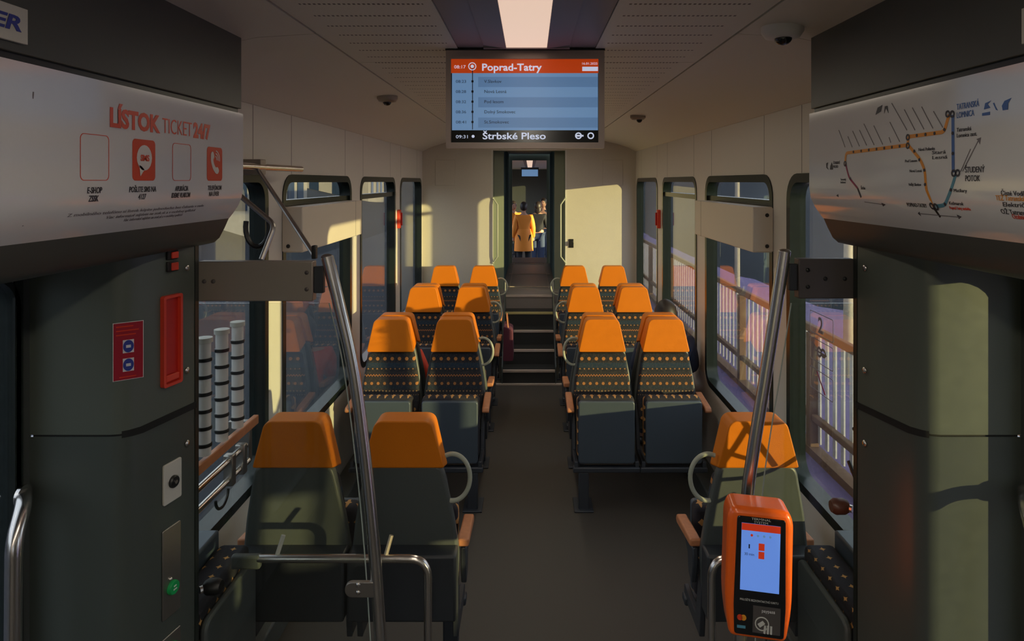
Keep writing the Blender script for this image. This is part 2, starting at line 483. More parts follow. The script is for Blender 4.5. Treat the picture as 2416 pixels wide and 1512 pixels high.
plate('wall_end', [[(-1.42, -.02), (1.42, -.02), (1.42, 2.75), (-1.42, 2.75)],
                   [(-.455, .82), (.455, .82), (.455, 2.61), (-.455, 2.61)]], .05, 'y', 8.325, 'endwall', **ST)
for s in (-1, 1):
    MB().box(s*.455, s*.475, 8.296, 8.31, .82, 2.62).build('trim_%d' % (5 if s < 0 else 6), 'offwhite', **ST)
# access hatches in the end wall (thin raised panels)
t = MB().box(-1.18, -.93, 8.292, 8.300, 2.17, 2.49).build('access_panel', 'endwall', bevel=.003,
      label='small pale access panel left of the gangway, high on the end wall', cat='panel')
t = MB().box(.93, 1.18, 8.292, 8.300, 2.17, 2.49).build('access_panel', 'endwall', bevel=.003,
      label='small pale access panel right of the gangway, high on the end wall', cat='panel')
t = thing('door_lock', 'small black lock knob on the sunlit end wall right of the gangway', 'lock', (.53, 8.3, 1.44))
MB().box(-.03, .03, -.012, 0, -.055, .055).build('plate', 'black', t, bevel=.004)
MB().lathe([(0, -.045), (.028, -.045), (.030, -.02), (.018, -.012)], axis='y').build('knob', 'black', t)
# gangway
plate('trim_7', [[(-.50, .80), (.50, .80), (.50, 2.73), (-.50, 2.73)], rrect(-.33, .33, .82, 2.69, (0, 0, .03, .03))], .05, 'y', 8.60, 'gang', **ST)
for s in (-1, 1):
    MB().box(s*.455, s*.50, 8.35, 8.58, .80, 2.7).build('trim_%d' % (8 if s < 0 else 9), 'gang', **ST)
MB().box(-.5, .5, 8.35, 8.58, 2.61, 2.7).build('trim_10', 'gang', **ST)
MB().box(-.5, .5, 8.28, 11.3, .70, .823).build('floor', 'floor_high', **ST)
bel = thing('gangway_bellows', 'blue grey ribbed folding tunnel between the two carriages', 'gangway', (0, 8.63, .825))
for s in (-1, 1):
    b = MB()
    pr = []
    for k in range(40):
        pr += [(s*(.345+(.03 if k % 2 else 0)), k*.0667)]
    pr2 = pr+[(s*.41, pr[-1][1]), (s*.41, 0)]
    b.prism(pr2, 'z', 0, 1.90).build('fold_wall', 'bellows', bel, smooth=False)
MB().box(-.41, .41, 0, 2.6, 1.86, 1.92).build('roof', 'bellows', bel)
for yy in (.1, 1.3, 2.5):
    MB().box(-.31, .31, yy, yy+.012, -.001, .006).build('floor_joint', 'nosing', bel)
for s in (-1, 1):
    MB().box(s*.255, s*.262, 0, 2.6, -.001, .005).build('floor_rail', 'nosing', bel)
for s, w in ((-1, 'left'), (1, 'right')):
    t = thing('gangway_handrail', 'pale D-shaped grab handle on the %s edge of the gangway opening' % w, 'grab handle', (s*.455, 8.29, 0), group='gangway handrails')
    MB().tube([(s*.0, 0, 1.20), (-s*.06, -.05, 1.28), (-s*.06, -.05, 1.93), (s*.0, 0, 2.01)], .010).build('bar', 'loop', t)
    for z in (1.20, 2.01):
        MB().ball((0, 0, z), .016).build('mount', 'loop', t)

# second carriage beyond the gangway
plate('wall_end', [[(-1.42, -.02), (1.42, -.02), (1.42, 2.75), (-1.42, 2.75)],
                   [(-.295, .82), (.295, .82), (.295, 2.58), (-.295, 2.58)]], .05, 'y', 11.28, 'gang', **ST)
MB().box(-1.5, 1.5, 12.1, 28.3, -.08, 0).build('floor', 'floor', **ST)
MB().box(-.6, .6, 11.25, 12.1, -.08, .823).build('floor', 'step_dark', **ST)
for s, nm in ((-1, 'left'), (1, 'right')):
    wins = [(13+1.62*i, 14.37+1.62*i) for i in range(9)]
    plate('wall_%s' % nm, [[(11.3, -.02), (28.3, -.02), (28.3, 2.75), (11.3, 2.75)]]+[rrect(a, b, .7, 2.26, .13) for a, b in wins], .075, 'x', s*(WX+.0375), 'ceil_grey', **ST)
    for a, b in wins[::2]: window(s, a, b)
MB().box(-1.42, 1.42, 11.3, 28.3, 2.74, 2.8).build('ceiling', 'ceil', **ST)
MB().box(-1.42, 1.42, 28.3, 28.36, 0, 2.8).build('wall_end', 'dark_panel', **ST)
ceiling_light(15.0, 24.0, 'distant light strip glowing in the next carriage, seen through the gangway')

# ------------------------------------------------------------------ vestibule side: headers, pillars, doors
PROF = [(.985, 2.455), (.985, 2.20), (.990, 2.165), (1.003, 2.135), (1.020, 2.11), (1.034, 2.092)]
def panel_x(z):
    for (a, za), (b, zb) in zip(PROF, PROF[1:]):
        if z >= zb: return a+(b-a)*(za-z)/(za-zb) if z <= za else a
    return PROF[-1][0]+(PROF[-1][1]-z)*.4
LOW = [(1.034, 2.092), (1.048, 2.06), (1.066, 2.025), (1.085, 2.008), (1.12, 2.0), (1.40, 1.985)]
for s, nm in ((-1, 'left'), (1, 'right')):
    MB().box(s*.99, s*1.42, -1.2, 2.29, 2.472, CEIL).build('trim_%d' % (11 if s < 0 else 12), 'dark_panel', bevel=.002, **ST)
    MB().box(s*1.0, s*1.42, -1.2, 2.285, 2.453, 2.474).build('trim_%d' % (13 if s < 0 else 14), 'rubber', **ST)
    MB().prism([(s*a, b) for a, b in LOW]+[(s*1.40, 2.092)], 'y', -1.2, 2.29).build('trim_%d' % (15 if s < 0 else 16), 'dark_panel', **ST)
    lab = 'glossy white overhead panel with red ticket lettering and four icons, above the left door' if s < 0 else \
          'glossy white overhead panel with coloured railway line map, above the right door'
    hd = thing('advertising_panel' if s < 0 else 'route_map_panel', lab, 'sign panel', (0, 0, 0))
    MB().prism([(s*a, b) for a, b in PROF]+[(s*1.40, 2.092), (s*1.40, 2.453), (s*.99, 2.455)], 'y', -1.2, 2.292).build('panel', 'ad_white', hd, angle=50)
    if s < 0: adL = hd
    else: adR = hd
def surfL(y0, z0): return lambda u, v, w: (-panel_x(z0+v)+.0012+w, y0+u, z0+v)
def surfR(y0, z0): return lambda u, v, w: (panel_x(z0+v)-.0012-w, y0-u, z0+v)
def pl_plate(name, s, loops, m, parent, off=.0008, th=.0006):
    # loops in (Y, Z) on the sign panel
    return plate(name, loops, th, 'x', 0, m, parent, fn=lambda q: (s*(panel_x(q[2])-off)+q[0], q[1], q[2]))
PRT = adL
text('lettering', 'LÍSTOK', .062, surfL(1.562, 2.352), 'ad_red', PRT, width=.212, bold=.0026)
text('lettering', 'TICKET', .060, surfL(1.786, 2.352), 'ad_red', PRT, width=.155, bold=-.0006)
text('lettering', '24/7', .060, surfL(1.952, 2.352), 'ad_red', PRT, width=.103, bold=.0028)
for i, y0 in enumerate((1.461, 1.653, 1.838, 2.034)):
    a, b, z0, z1 = y0, y0+.1, 2.222, 2.328
    if i in (0, 2):      # the code itself is left out, only its frame stays
        pl_plate('icon_frame', -1, [rrect(a, b, z0, z1, .012), rrect(a+.0015, b-.0015, z0+.0015, z1-.0015, .011)], 'ad_red', PRT)
    else:
        ic = pl_plate('icon', -1, [rrect(a, b, z0, z1, .012)], 'ad_red', PRT)
        cx, cz = (a+b)/2, (z0+z1)/2+.006
        if i == 1:
            pl_plate('speech_bubble', -1, [circ(cx, cz, .033)], 'white', ic, .0018)
            pl_plate('bubble_tail', -1, [[(cx-.022, cz-.018), (cx, cz-.03), (cx-.018, cz-.048)]], 'white', ic, .0018)
            text('icon_lettering', 'SMS', .022, lambda u, v, w: (-panel_x(cz)+.0032+w, cx-.019+u, cz-.008+v), 'ad_red', ic, width=.038, bold=.0006)
        else:
            ph = [(-.026, .030), (-.012, .034), (-.004, .016), (-.013, .008), (-.006, -.008), (.006, -.018), (.016, -.014), (.028, -.026), (.018, -.038), (.004, -.036), (-.014, -.022), (-.027, .002)]
            pl_plate('handset', -1, [rpoly([(cx+p, cz+q) for p, q in ph], .008)], 'white', ic, .0018)
            for r in (.012, .021, .030):
                arc = [(cx+.002+r*math.cos(t), cz+.008+r*math.sin(t)) for t in [k*PI/20 for k in range(-1, 10)]]
                arc += [(cx+.002+(r-.0035)*math.cos(t), cz+.008+(r-.0035)*math.sin(t)) for t in [k*PI/20 for k in range(9, -2, -1)]]
                pl_plate('sound_arc', -1, [arc], 'white', ic, .0018)
for y0, w, bd in ((1.485, .05, 'E-SHOP\nZSSK'), (1.640, .118, 'POŠLITE SMS NA\n4127'), (1.838, .1, 'APLIKÁCIA\nIDEME VLAKOM'), (2.040, .09, 'TELEFÓNOM\nNA ÚVER')):
    text('caption', bd, .020, surfL(y0+w/2, 2.193), 'ink', PRT, width=w, align='CENTER', bold=.0003, line=.95)
for z, ya, w in ((2.142, 1.44, .60), (2.130, 1.58, .42), (2.119, 1.66, .28)):
    text('fine_print', 'Z mobilného telefónu si lístok kúpite jednoducho bez čakania v rade' if z > 2.13 else 'Viac informácií nájdete na zssk.sk a v mobilnej aplikácii',
         .0105, surfL(ya, z), 'ink_grey', PRT, width=w)
pl_plate('panel_joint', -1, [[(1.322, 2.13), (1.325, 2.13), (1.325, 2.40), (1.322, 2.40)]], 'ink_grey', PRT)

# route map
PRT = adR
def RZ(zx, zy):                               # measured spot on the map -> (y, z) on the panel face
    px, py = 1880+zx/2.362, zy/2.362
    y = (panel_x(2.3)-CX)*F/(px-1251); z = CH-(py-428)*y/F
    return (y, z)
def ribbon(pts, w):
    L = []; R = []; n = len(pts)
    for i, p in enumerate(pts):
        a = Vector(pts[max(i-1, 0)]); b = Vector(pts[min(i+1, n-1)]); d = (b-a).normalized()
        nx = Vector((-d.y, d.x))*w/2; L.append(tuple(Vector(p)+nx)); R.append(tuple(Vector(p)-nx))
    return L+R[::-1]
def mline(name, zp, w, m, off=.0008):
    pts = [tuple(v)[:2] for v in fillet([(*RZ(*q), 0) for q in zp], .012)] if len(zp) > 2 else [RZ(*q) for q in zp]
    return pl_plate(name, 1, [ribbon(pts, w)], m, PRT, off)
mline('route_line', [(270, 905), (275, 853), (620, 808), (622, 762), (822, 735), (850, 640)], .0095, 'orange_line')
mline('route_line', [(628, 815), (690, 890), (715, 950), (720, 1040), (745, 1150)], .0085, 'orange_line')
mline('route_line', [(871, 640), (873, 960)], .0095, 'blue_line')
mline('route_line', [(888, 970), (860, 1060), (815, 1142), (760, 1150)], .0085, 'teal_line')
mline('route_line', [(272, 912), (292, 990), (340, 1050)], .0065, 'magenta')
mline('route_line', [(340, 1050), (352, 1100)], .007, 'ink')
mline('route_line', [(745, 1160), (758, 1210)], .008, 'black')
mline('route_line', [(915, 955), (970, 830)], .002, 'ink_grey')
mline('route_line', [(925, 955), (1015, 780)], .002, 'ink_grey')
mline('route_line', [(365, 1125), (470, 1140)], .0018, 'ink_grey')
mline('route_line', [(650, 1190), (870, 1210)], .0018, 'ink_grey')
for q in ((272, 912), (622, 765), (622, 812), (845, 635), (870, 635), (878, 965), (900, 963), (740, 1148), (762, 1152)):
    c = RZ(*q)
    pl_plate('station_ring', 1, [circ(*c, .0085), circ(*c, .0045)], 'ink', PRT, .002)
for q in [(318+43*k, 846-5.2*k) for k in range(7)]+[(672, 755), (720, 749), (771, 743), (658, 842), (686, 890), (714, 948), (718, 1028), (872, 742), (873, 855), (862, 1058), (300, 995), (826, 722), (818, 1138)]:
    c = RZ(*q)
    pl_plate('station_dot', 1, [circ(*c, .0042, 8)], 'ink', PRT, .0018)
for (a, b, c, d) in ((235, 725, 270, 820), (285, 760, 310, 820), (312, 730, 350, 815), (350, 725, 390, 810), (375, 690, 432, 808), (430, 700, 480, 805), (515, 765, 525, 795), (520, 680, 575, 790), (530, 575, 615, 725), (600, 610, 660, 725), (645, 600, 710, 720), (697, 595, 760, 715), (763, 620, 815, 710)):
    mline('station_name_rule', [(a, b), (c, d)], .0024, 'ink_grey')
def mtext(zx, zy, body, size, m='ink', w=None, **k):
    y0, z0 = RZ(zx, zy); text('map_text', body, size, surfR(y0, z0), m, PRT, width=w, **k)
mtext(893, 612, 'TATRANSKÁ\nLOMNICA', .019, 'blue_line', .075)
mtext(940, 962, 'ŠTUDENÝ\nPOTOK', .019, 'ink', .062)
mtext(893, 735, 'Tatranská\nLomnica zast.', .013, 'ink', .068)
mtext(755, 860, 'Stará\nLesná', .012, 'ink', .058)
mtext(680, 842, 'Nová Polianka', .011, 'ink', .066)
mtext(605, 905, 'Pod Lesom', .010, 'ink', .052)
mtext(630, 960, 'Nová Lesná', .010, 'ink', .052)
mtext(625, 1035, 'Veľký Slavkov', .010, 'ink', .054)
mtext(600, 1150, 'POPRAD-TATRY', .014, 'ink', .085)
mtext(875, 1070, 'Matliary', .011, 'ink', .045)
mtext(840, 1140, 'Kežmarok', .011, 'ink', .05)
mtext(835, 1165, 'Poprad-Tatry zastávka', .010, 'ad_red', .072)
mtext(205, 915, 'ŠTRBSKÉ\nPLESO', .012, 'ink', .045)
mtext(245, 1005, 'Tatranský\nLieskovec', .009, 'ink', .035)
mtext(358, 1055, 'Štrba', .013, 'ink', .025)
mtext(1138, 1088, 'Čisté Vodíky', .014, 'ink', .075)
mtext(1105, 1115, 'TEŽ Tatranská', .015, 'orange_line', .08)
mtext(1138, 1150, 'Električka', .013, 'ink', .08)
mtext(1118, 1190, 'OŽ Tatranská', .014, 'ink', .08)
mtext(1170, 1218, 'Ozubnicová', .014, 'ad_red', .05)
def mpoly(zp, m='ink'): pl_plate('map_pictogram', 1, [[RZ(*q) for q in zp]], m, PRT)
mpoly([(440, 640), (452, 600), (478, 585), (470, 620)]); mpoly([(488, 632), (492, 592), (506, 590), (512, 630), (498, 600)])
mpoly([(1035, 630), (1078, 622), (1078, 640), (1035, 645)], 'blue_line'); mpoly([(1045, 610), (1052, 575), (1085, 560), (1066, 580), (1080, 600)], 'blue_line')
mpoly([(1095, 575), (1102, 572), (1108, 590), (1122, 615), (1112, 612)], 'blue_line'); mpoly([(1145, 590), (1160, 562), (1198, 545), (1180, 575), (1178, 610), (1150, 615)], 'blue_line')
mpoly([(165, 910), (175, 905), (170, 930), (178, 945), (166, 935)]); mpoly([(188, 925), (196, 905), (202, 925), (202, 945), (186, 945)])
mpoly([(1003, 775), (1028, 765), (1022, 805), (1014, 785)], 'ink_grey')
mpoly([(640, 1190), (652, 1180), (650, 1204)]); mpoly([(858, 1196), (880, 1208), (860, 1220)])
mpoly([(215, 1090), (226, 1082), (226, 1098)]); mpoly([(458, 1130), (478, 1140), (460, 1150)])

# name plates on the dark headers
t = thing('name_plate', 'white plate with blue capital letters on the dark header, upper left corner', 'sign', (-.985, 1.0, 2.52))
MB().box(-.004, .004, .0, .305, -.030, .040).build('plate', 'offwhite', t, bevel=.001)
text('lettering', 'STADLER', .040, lambda u, v, w: (.0055+w, .02+u, -.008+v), 'blue_ink', t, width=.265, bold=.0012, shear=.2)
t = thing('name_plate', 'white plate on the dark header at the upper right edge', 'sign', (.985, 1.0, 2.52))
MB().box(-.004, .004, .0, .297, -.030, .040).build('plate', 'offwhite', t, bevel=.001)

# pillars
ZG = 1.486
plan = [(-1.375, 1.90), (-1.198, 1.90), (-1.175, 1.905), (-1.155, 1.92), (-1.137, 1.945), (-1.09, 2.155), (-1.09, 2.165), (-1.43, 2.165), (-1.43, 1.90)]
for s, nm in ((-1, 'left'), (1, 'right')):
    pp = [(-s*a, b) for a, b in plan]
    pl = thing('pillar_cladding', 'dark grey two-part pillar cladding beside the %s door%s' % (nm, ', with red slot and switches' if s < 0 else ', sunlit towards the door'),
               'pillar', (0, 0, 0))
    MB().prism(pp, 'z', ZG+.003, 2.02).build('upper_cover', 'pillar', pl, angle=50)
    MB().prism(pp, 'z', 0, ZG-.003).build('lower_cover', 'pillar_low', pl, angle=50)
    q = [(a*.995, b+.004) for a, b in pp]
    MB().prism(q, 'z', ZG-.01, ZG+.01).build('joint', 'gap', pl)
    MB().box(s*1.088, s*1.30, 2.166, 2.19, 0, 2.02).build('edge_seal', 'rubber', pl)
    # screws on the receding face
    for py in (632, 873, 1045):
        z = CH-(py-428)*2.13/F
        MB().ball((s*1.094, 2.128, z), .011, sc=(.5, 1, 1)).build('screw', 'chrome', pl)
nface = Vector((.2101, -.0470, 0)).normalized()    # normal of left receding face (towards aisle)
FA, FB = Vector((-1.137, 1.945, 0)), Vector((-1.09, 2.155, 0)); FD = (FB-FA).normalized()
nface = Vector((FD.y, -FD.x, 0))
def on_face(px, py):
    # where the sight line meets the receding pillar face
    dx = (px-1251)/F
    # FA + t FD : x = CX + dx*y
    t = (CX+dx*FA.y-FA.x)/(FD.x-dx*FD.y); p = FA+FD*t
    return t, CH-(py-428)*p.y/F
def face_fn(off=0.0): return lambda q: tuple(FA+FD*q[0]+nface*(off+q[1])+Vector((0, 0, q[2])))
def face_box(name, m, parent, px0, px1, py0, py1, d=.004, bevel=.002, r=None, base=0.0):
    t0, _ = on_face(px0, py0); t1, _ = on_face(px1, py0)
    pm = (px0+px1)/2; z1 = on_face(pm, py0)[1]; z0 = on_face(pm, py1)[1]
    if r: poly = rrect(t0, t1, z0, z1, r)
    else: poly = [(t0, z0), (t1, z0), (t1, z1), (t0, z1)]
    b = MB().prism(poly, 'y', base, base+d); b.v = [face_fn()(v) for v in b.v]
    return b.build(name, m, parent, bevel=bevel), (t0, t1, z0, z1)
t = thing('emergency_release_box', 'tall red recessed emergency release on the left pillar', 'emergency release')
t0, t1 = on_face(378, 800)[0], on_face(423, 800)[0]; z1 = on_face(400, 695)[1]; z0 = on_face(400, 908)[1]
o = plate('bezel', [rrect(t0, t1, z0, z1, .008), rrect(t0+.009, t1-.009, z0+.009, z1-.009, .005)], .016, 'y', .006, 'red_bright', t, fn=face_fn())
b = MB().prism([(t0+.006, z0+.006), (t1-.006, z0+.006), (t1-.006, z1-.006), (t0+.006, z1-.006)], 'y', .0005, .002); b.v = [face_fn()(v) for v in b.v]; b.build('recess', 'red', t)
b = MB().box(t0+.012, t1-.012, .003, .012, z0+.014, z0+.035); b.v = [face_fn()(v) for v in b.v]; b.build('pull_tab', 'red_bright', t, bevel=.003)
for (a, c) in ((590, 612), (616, 640)):
    t = thing('indicator_lamp', 'small red square indicator lamp, %s of the pair above the red slot' % ('upper' if a == 590 else 'lower'), 'indicator', group='red indicator lamps')
    face_box('housing', 'black', t, 391, 416, a, c, .008)
    face_box('lens', 'red_bright', t, 399, 414, a+3, c-3, .013)
t = thing('keyhole_plate', 'cream square plate with a round black key switch on the left pillar', 'switch')
_, (t0, t1, z0, z1) = face_box('plate', 'offwhite', t, 382, 424, 1088, 1182, .008, r=.006)
b = MB().lathe([(0, .018), (.016, .018), (.019, .014), (.019, .008)], axis='z', seg=20)
b.v = [face_fn()(((t0+t1)/2+v[0], v[2], (z0+z1)/2+v[1])) for v in b.v]; b.build('key_switch', 'black', t)
b = MB().lathe([(0, .0205), (.006, .0205), (.006, .018)], seg=12); b.v = [face_fn()(((t0+t1)/2+v[0], v[2], (z0+z1)/2+v[1])) for v in b.v]; b.build('key_core', 'chrome', t)
for i, (ya, yb, cy) in enumerate(((1240, 1450, 1385), (1492, 1700, 1530))):
    t = thing('call_button_plate', 'steel plate with round green button on the left pillar, %s of two' % ('upper' if i == 0 else 'lower'), 'button')
    _, (t0, t1, z0, z1) = face_box('plate', 'steel', t, 381, 424, ya, yb, .005, r=.005)
    zc = on_face(402, cy)[1]
    b = MB().lathe([(0, .016), (.019, .016), (.0215, .012), (.0215, .004)], seg=28); b.v = [face_fn()(((t0+t1)/2+v[0], v[2], zc+v[1]*1.0)) for v in b.v]
    bt = b.build('button', 'green', t)
    for dz, w in ((.006, .010), (-.004, .014)):
        b = MB().box((t0+t1)/2-w/2, (t0+t1)/2+w/2, .016, .0172, zc+dz-.0018, zc+dz+.0018); b.v = [face_fn()(v) for v in b.v]; b.build('button_mark', 'white', bt)
    b = MB().ball(((t0+t1)/2-.008, .006, z0+(z1-z0)*.42), .006); b.v = [face_fn()(v) for v in b.v]; b.build('lock_pin', 'chrome', t)
# red sticker on the bend of the pillar
t = thing('safety_sticker', 'dark red sticker with white lines and two blue pictograms on the left pillar', 'sticker')
SA, SB = Vector((-1.189, 1.897, 0)), Vector((-1.1285, 1.945, 0))
def s_fn(off=0.0):
    def f(q):
        d = (SB-SA).normalized(); n = Vector((d.y, -d.x, 0)); return tuple(SA+d*q[0]+n*(off+q[1])+Vector((0, 0, q[2])))
    return f
SL = (SB-SA).length; z1 = CH-(757-428)*1.93/F; z0 = CH-(892-428)*1.93/F
b = MB().box(0, SL, 0, .0015, z0, z1); b.v = [s_fn(.004)(v) for v in b.v]; b.build('sheet', 'white', t)
b = MB().box(.0015, SL-.0015, 0, .0018, z0+.0015, z1-.0015); b.v = [s_fn(.0042)(v) for v in b.v]; b.build('red_field', 'red_sticker', t)
for zc in ((z0*.42+z1*.58), (z0*.74+z1*.26)):
    b = MB().box(SL/2-.014, SL/2+.014, 0, .001, zc-.019, zc+.019); b.v = [s_fn(.0056)(v) for v in b.v]; b.build('pictogram_field', 'white', t)
    b = MB().prism(circ(SL/2, zc, .0135, 20, .018), 'y', 0, .001); b.v = [s_fn(.0064)(v) for v in b.v]; b.build('pictogram', 'blue_ink', t)
    b = MB().box(SL/2-.006, SL/2+.006, 0, .001, zc-.004, zc+.004); b.v = [s_fn(.0074)(v) for v in b.v]; b.build('pictogram_mark', 'white', t)
for k, w in enumerate((.045, .06, .052)):
    z = z1-.012-.012*k
    b = MB().box(.008, .008+w*.95, 0, .0008, z-.0015, z+.0015); b.v = [s_fn(.0061)(v) for v in b.v]; b.build('text_line', 'ad_red', t)
b = MB().box(.016, .058, 0, .0008, z0+.008, z0+.0105); b.v = [s_fn(.0061)(v) for v in b.v]; b.build('text_line', 'ad_red', t)

# vestibule walls and doors
DX = 1.42
di = 0
for s, nm in ((-1, 'left'), (1, 'right')):
    plate('wall_%s' % nm, [[(-2.6, -.02), (1.905, -.02), (1.905, 2.75), (-2.6, 2.75)], [(-.02, .02), (1.875, .02), (1.875, 2.06), (-.02, 2.06)]], .06, 'x', s*(DX+.04), 'dark_panel', **ST)
    for (a, b, g0, g1) in ((-.01, .925, .11, .83), (.935, 1.87, 1.03, 1.850)):
        di += 1
        d = plate('door_%d' % di, [rrect(a, b, .03, 2.05, .01), rrect(g0, g1, .35, 1.955, .09)], .04, 'x', s*(DX+.03), 'door_grey', **ST)
        plate('seal', [rrect(g0-.012, g1+.012, .338, 1.967, .10), rrect(g0+.004, g1-.004, .354, 1.951, .086)], .05, 'x', s*(DX+.03), 'rubber', d)
        MB().prism(rrect(g0, g1, .35, 1.955, .09), 'x', s*(DX+.026), s*(DX+.032)).build('pane', 'glass', d, smooth=False)
        MB().box(s*(DX+.005), s*(DX+.012), b-.012 if b < 1 else b-.03, b+.008 if b < 1 else b, .03, 2.05).build('edge_seal', 'rubber', d)
    # handrail beside the door
    t = thing('door_handrail', 'bent chrome handrail at the %s door, cut by the picture edge' % nm, 'handrail', (s*1.38, 1.74, 0), group='door handrails')
    xx = -s
    MB().tube(fillet([(s*.035, .115, 1.335), (-s*.01, .06, 1.335), (-s*.03, 0, 1.27), (-s*.03, -.01, .35), (s*.035, .06, .30)], .05), .020, 16).build('rail', 'chrome', t)
    for z, yy in ((1.335, .115), (.30, .06)):
        MB().lathe([(0, -.006), (.03, -.006), (.03, .004), (0, .004)], c=(s*.033, yy, z), axis='x').build('flange', 'chrome', t)
MB().box(-1.5, 1.5, -9.06, -9.0, 0, 2.85).build('wall_back', 'wall', **ST)
for s_, nm in ((-1, 'left'), (1, 'right')):
    wb = [(-4.2, -2.8), (-5.8, -4.4), (-7.4, -6.0), (-8.9, -7.6)]
    plate('wall_%s' % nm, [[(-9.0, -.02), (-2.6, -.02), (-2.6, 2.75), (-9.0, 2.75)]]+[rrect(a, b, .70, 2.26, .13) for a, b in wb], .075, 'x', s_*(WX+.0375), 'wall', **ST)
    for a, b in wb: window(s_, a, b)
MB().box(-1.42, -1.30, 2.165, 2.20, 0, 2.6).build('trim_17', 'dark_panel', **ST)
MB().box(1.30, 1.42, 2.165, 2.20, 0, 2.6).build('trim_18', 'dark_panel', **ST)

# ------------------------------------------------------------------ brackets, poles, glass screens, guard rails
def bez_pole(pts): return curve_pts(pts, 8)
YP = 2.235
for s, nm in ((-1, 'left'), (1, 'right')):
    if s < 0:
        xa, xb = P(748, 0, YP).x, -1.092; za, zb = P(0, 705, YP).z, P(0, 613, YP).z
        pole = [P(772, 606, YP-.03), P(800, 720, YP-.03), P(835, 880, YP-.03), P(866, 1120, YP-.03), P(885, 1320, YP-.03), P(898, 1512, YP-.03)]
        pole.append(Vector((pole[-1].x+.02, YP-.03, .35))); pole.append(Vector((pole[-1].x+.005, YP-.03, 0)))
        bolts = [(-1.07, .5), (-1.04, .5), (xa-.02, .3), (xa-.02, .72)]
    else:
        xa, xb = P(1872, 0, YP).x, 1.092; za, zb = P(0, 699, YP).z, P(0, 607, YP).z
        pole = [P(1851, 594, YP-.03), P(1832, 720, YP-.03), P(1804, 900, YP-.03), P(1778, 1060, YP-.03), P(1762, 1190, YP-.03)]
        pole.append(Vector((pole[-1].x-.02, YP-.03, .75))); pole.append(Vector((pole[-1].x-.012, YP-.03, .35))); pole.append(Vector((pole[-1].x-.003, YP-.03, 0)))
        bolts = [(1.06, .5), (.995, .5), (xa+.03, .3), (xa+.03, .72)]
    bk = thing('pole_bracket', 'wide grey metal bracket from the left pillar to the pole' if s < 0 else 'short dark metal bracket from the right pillar to the pole', 'bracket', (0, 0, 0))
    MB().box(xa, xb, YP-.045, YP-.005, za, zb).build('bar', 'bracket' if s < 0 else 'bracket_dark', bk, bevel=.003)
    for bx, f in bolts:
        MB().ball((bx, YP-.046, za+(zb-za)*f), .007, sc=(1, .5, 1)).build('bolt', 'bracket_dark' if s < 0 else 'black', bk)
    x0 = pole[1].x*.25+pole[0].x*.75+s*.021
    MB().box(x0, xa, YP-.036, YP-.014, za+.025, zb-.018).build('connector', 'shell_dark', bk, bevel=.003)
    pk = thing('grab_pole', 'bowed chrome pole with its top at the wide left bracket' if s < 0 else 'bowed chrome pole behind the orange ticket machine', 'grab pole', (0, 0, 0))
    MB().tube(bez_pole(pole), .0205, 20).build('pole', 'chrome', pk)
    MB().ball(pole[0], .0205, sc=(1, 1, .5)).build('end_cap', 'steel', pk)
    MB().lathe([(0, 0), (.05, 0), (.05, .008), (.025, .018)], c=(pole[-1].x, YP-.03, 0)).build('floor_flange', 'chrome', pk)
    # glass draught screen
    edge = [(p.x+s*.045, p.z) for p in bez_pole(pole) if .62 < p.z < za-.01]
    if s > 0: edge = [(e[0]+.02, e[1]) for e in edge]
    gp = thing('glass_screen', 'clear glass draught screen between the %s pole and the wall, under the bracket' % nm, 'glass screen', (0, 0, 0))
    g_out = edge+[(s*1.30, edge[-1][1]), (s*1.30, edge[0][1])]
    MB().prism(g_out, 'y', YP+.005, YP+.013).build('pane', 'glass_screen', gp, smooth=False)
    MB().tube([(e[0], YP+.009, e[1]) for e in edge], .0022, 6).build('edge_strip', 'glass_edge', gp)
    # guard rail
    gy = 2.42; gz = .835
    if s < 0: xe, xw = -.362, -.985
    else: xe, xw = .68, .87
    gr = thing('guard_rail', 'chrome guard rail behind the left double seat, bending down beside the aisle' if s < 0 else 'short bent chrome guard rail left of the orange ticket machine', 'rail', (0, 0, 0))
    MB().tube(fillet([(xw, gy, gz), (xe, gy, gz), (xe, gy, 0)] if s < 0 else [(xw, gy, 0), (xw, gy, gz), (xe, gy, gz), (xe, gy, 0)], .07), .015, 14).build('rail', 'chrome', gr)
    MB().lathe([(0, 0), (.035, 0), (.035, .006), (0, .006)], c=(xe, gy, 0)).build('floor_flange', 'chrome', gr)
    if s < 0: MB().box(xw-s*.01, s*1.082, gy-.014, gy+.014, gz-.035, gz+.015).build('end_mount', 'shell', gr, bevel=.008)
    if s < 0:
        for xk, cl in ((-.92, 'offwhite'), (-.52, 'bracket')):
            MB().tube([(xk, gy, gz), (xk+.02, gy+.02, gz+.075)], .008, 8).build('stay', cl, gr)
# clamp on the left pole
t = thing('pole_clamp', 'rounded steel clamp plate with two bolts at the left pole', 'clamp', (0, 0, 0))
c0, c1 = P(814, 1372, 2.19), P(882, 1408, 2.19)
MB().prism(rrect(c0.x, c1.x, c1.z, c0.z, (.024, .003, .003, .024)), 'y', 2.185, 2.20).build('plate', 'steel', t, bevel=.002)
for py in (1382, 1400):
    q = P(844, py, 2.18); MB().ball((q.x, 2.185, q.z), .008, sc=(1, .6, 1)).build('bolt', 'chrome', t)
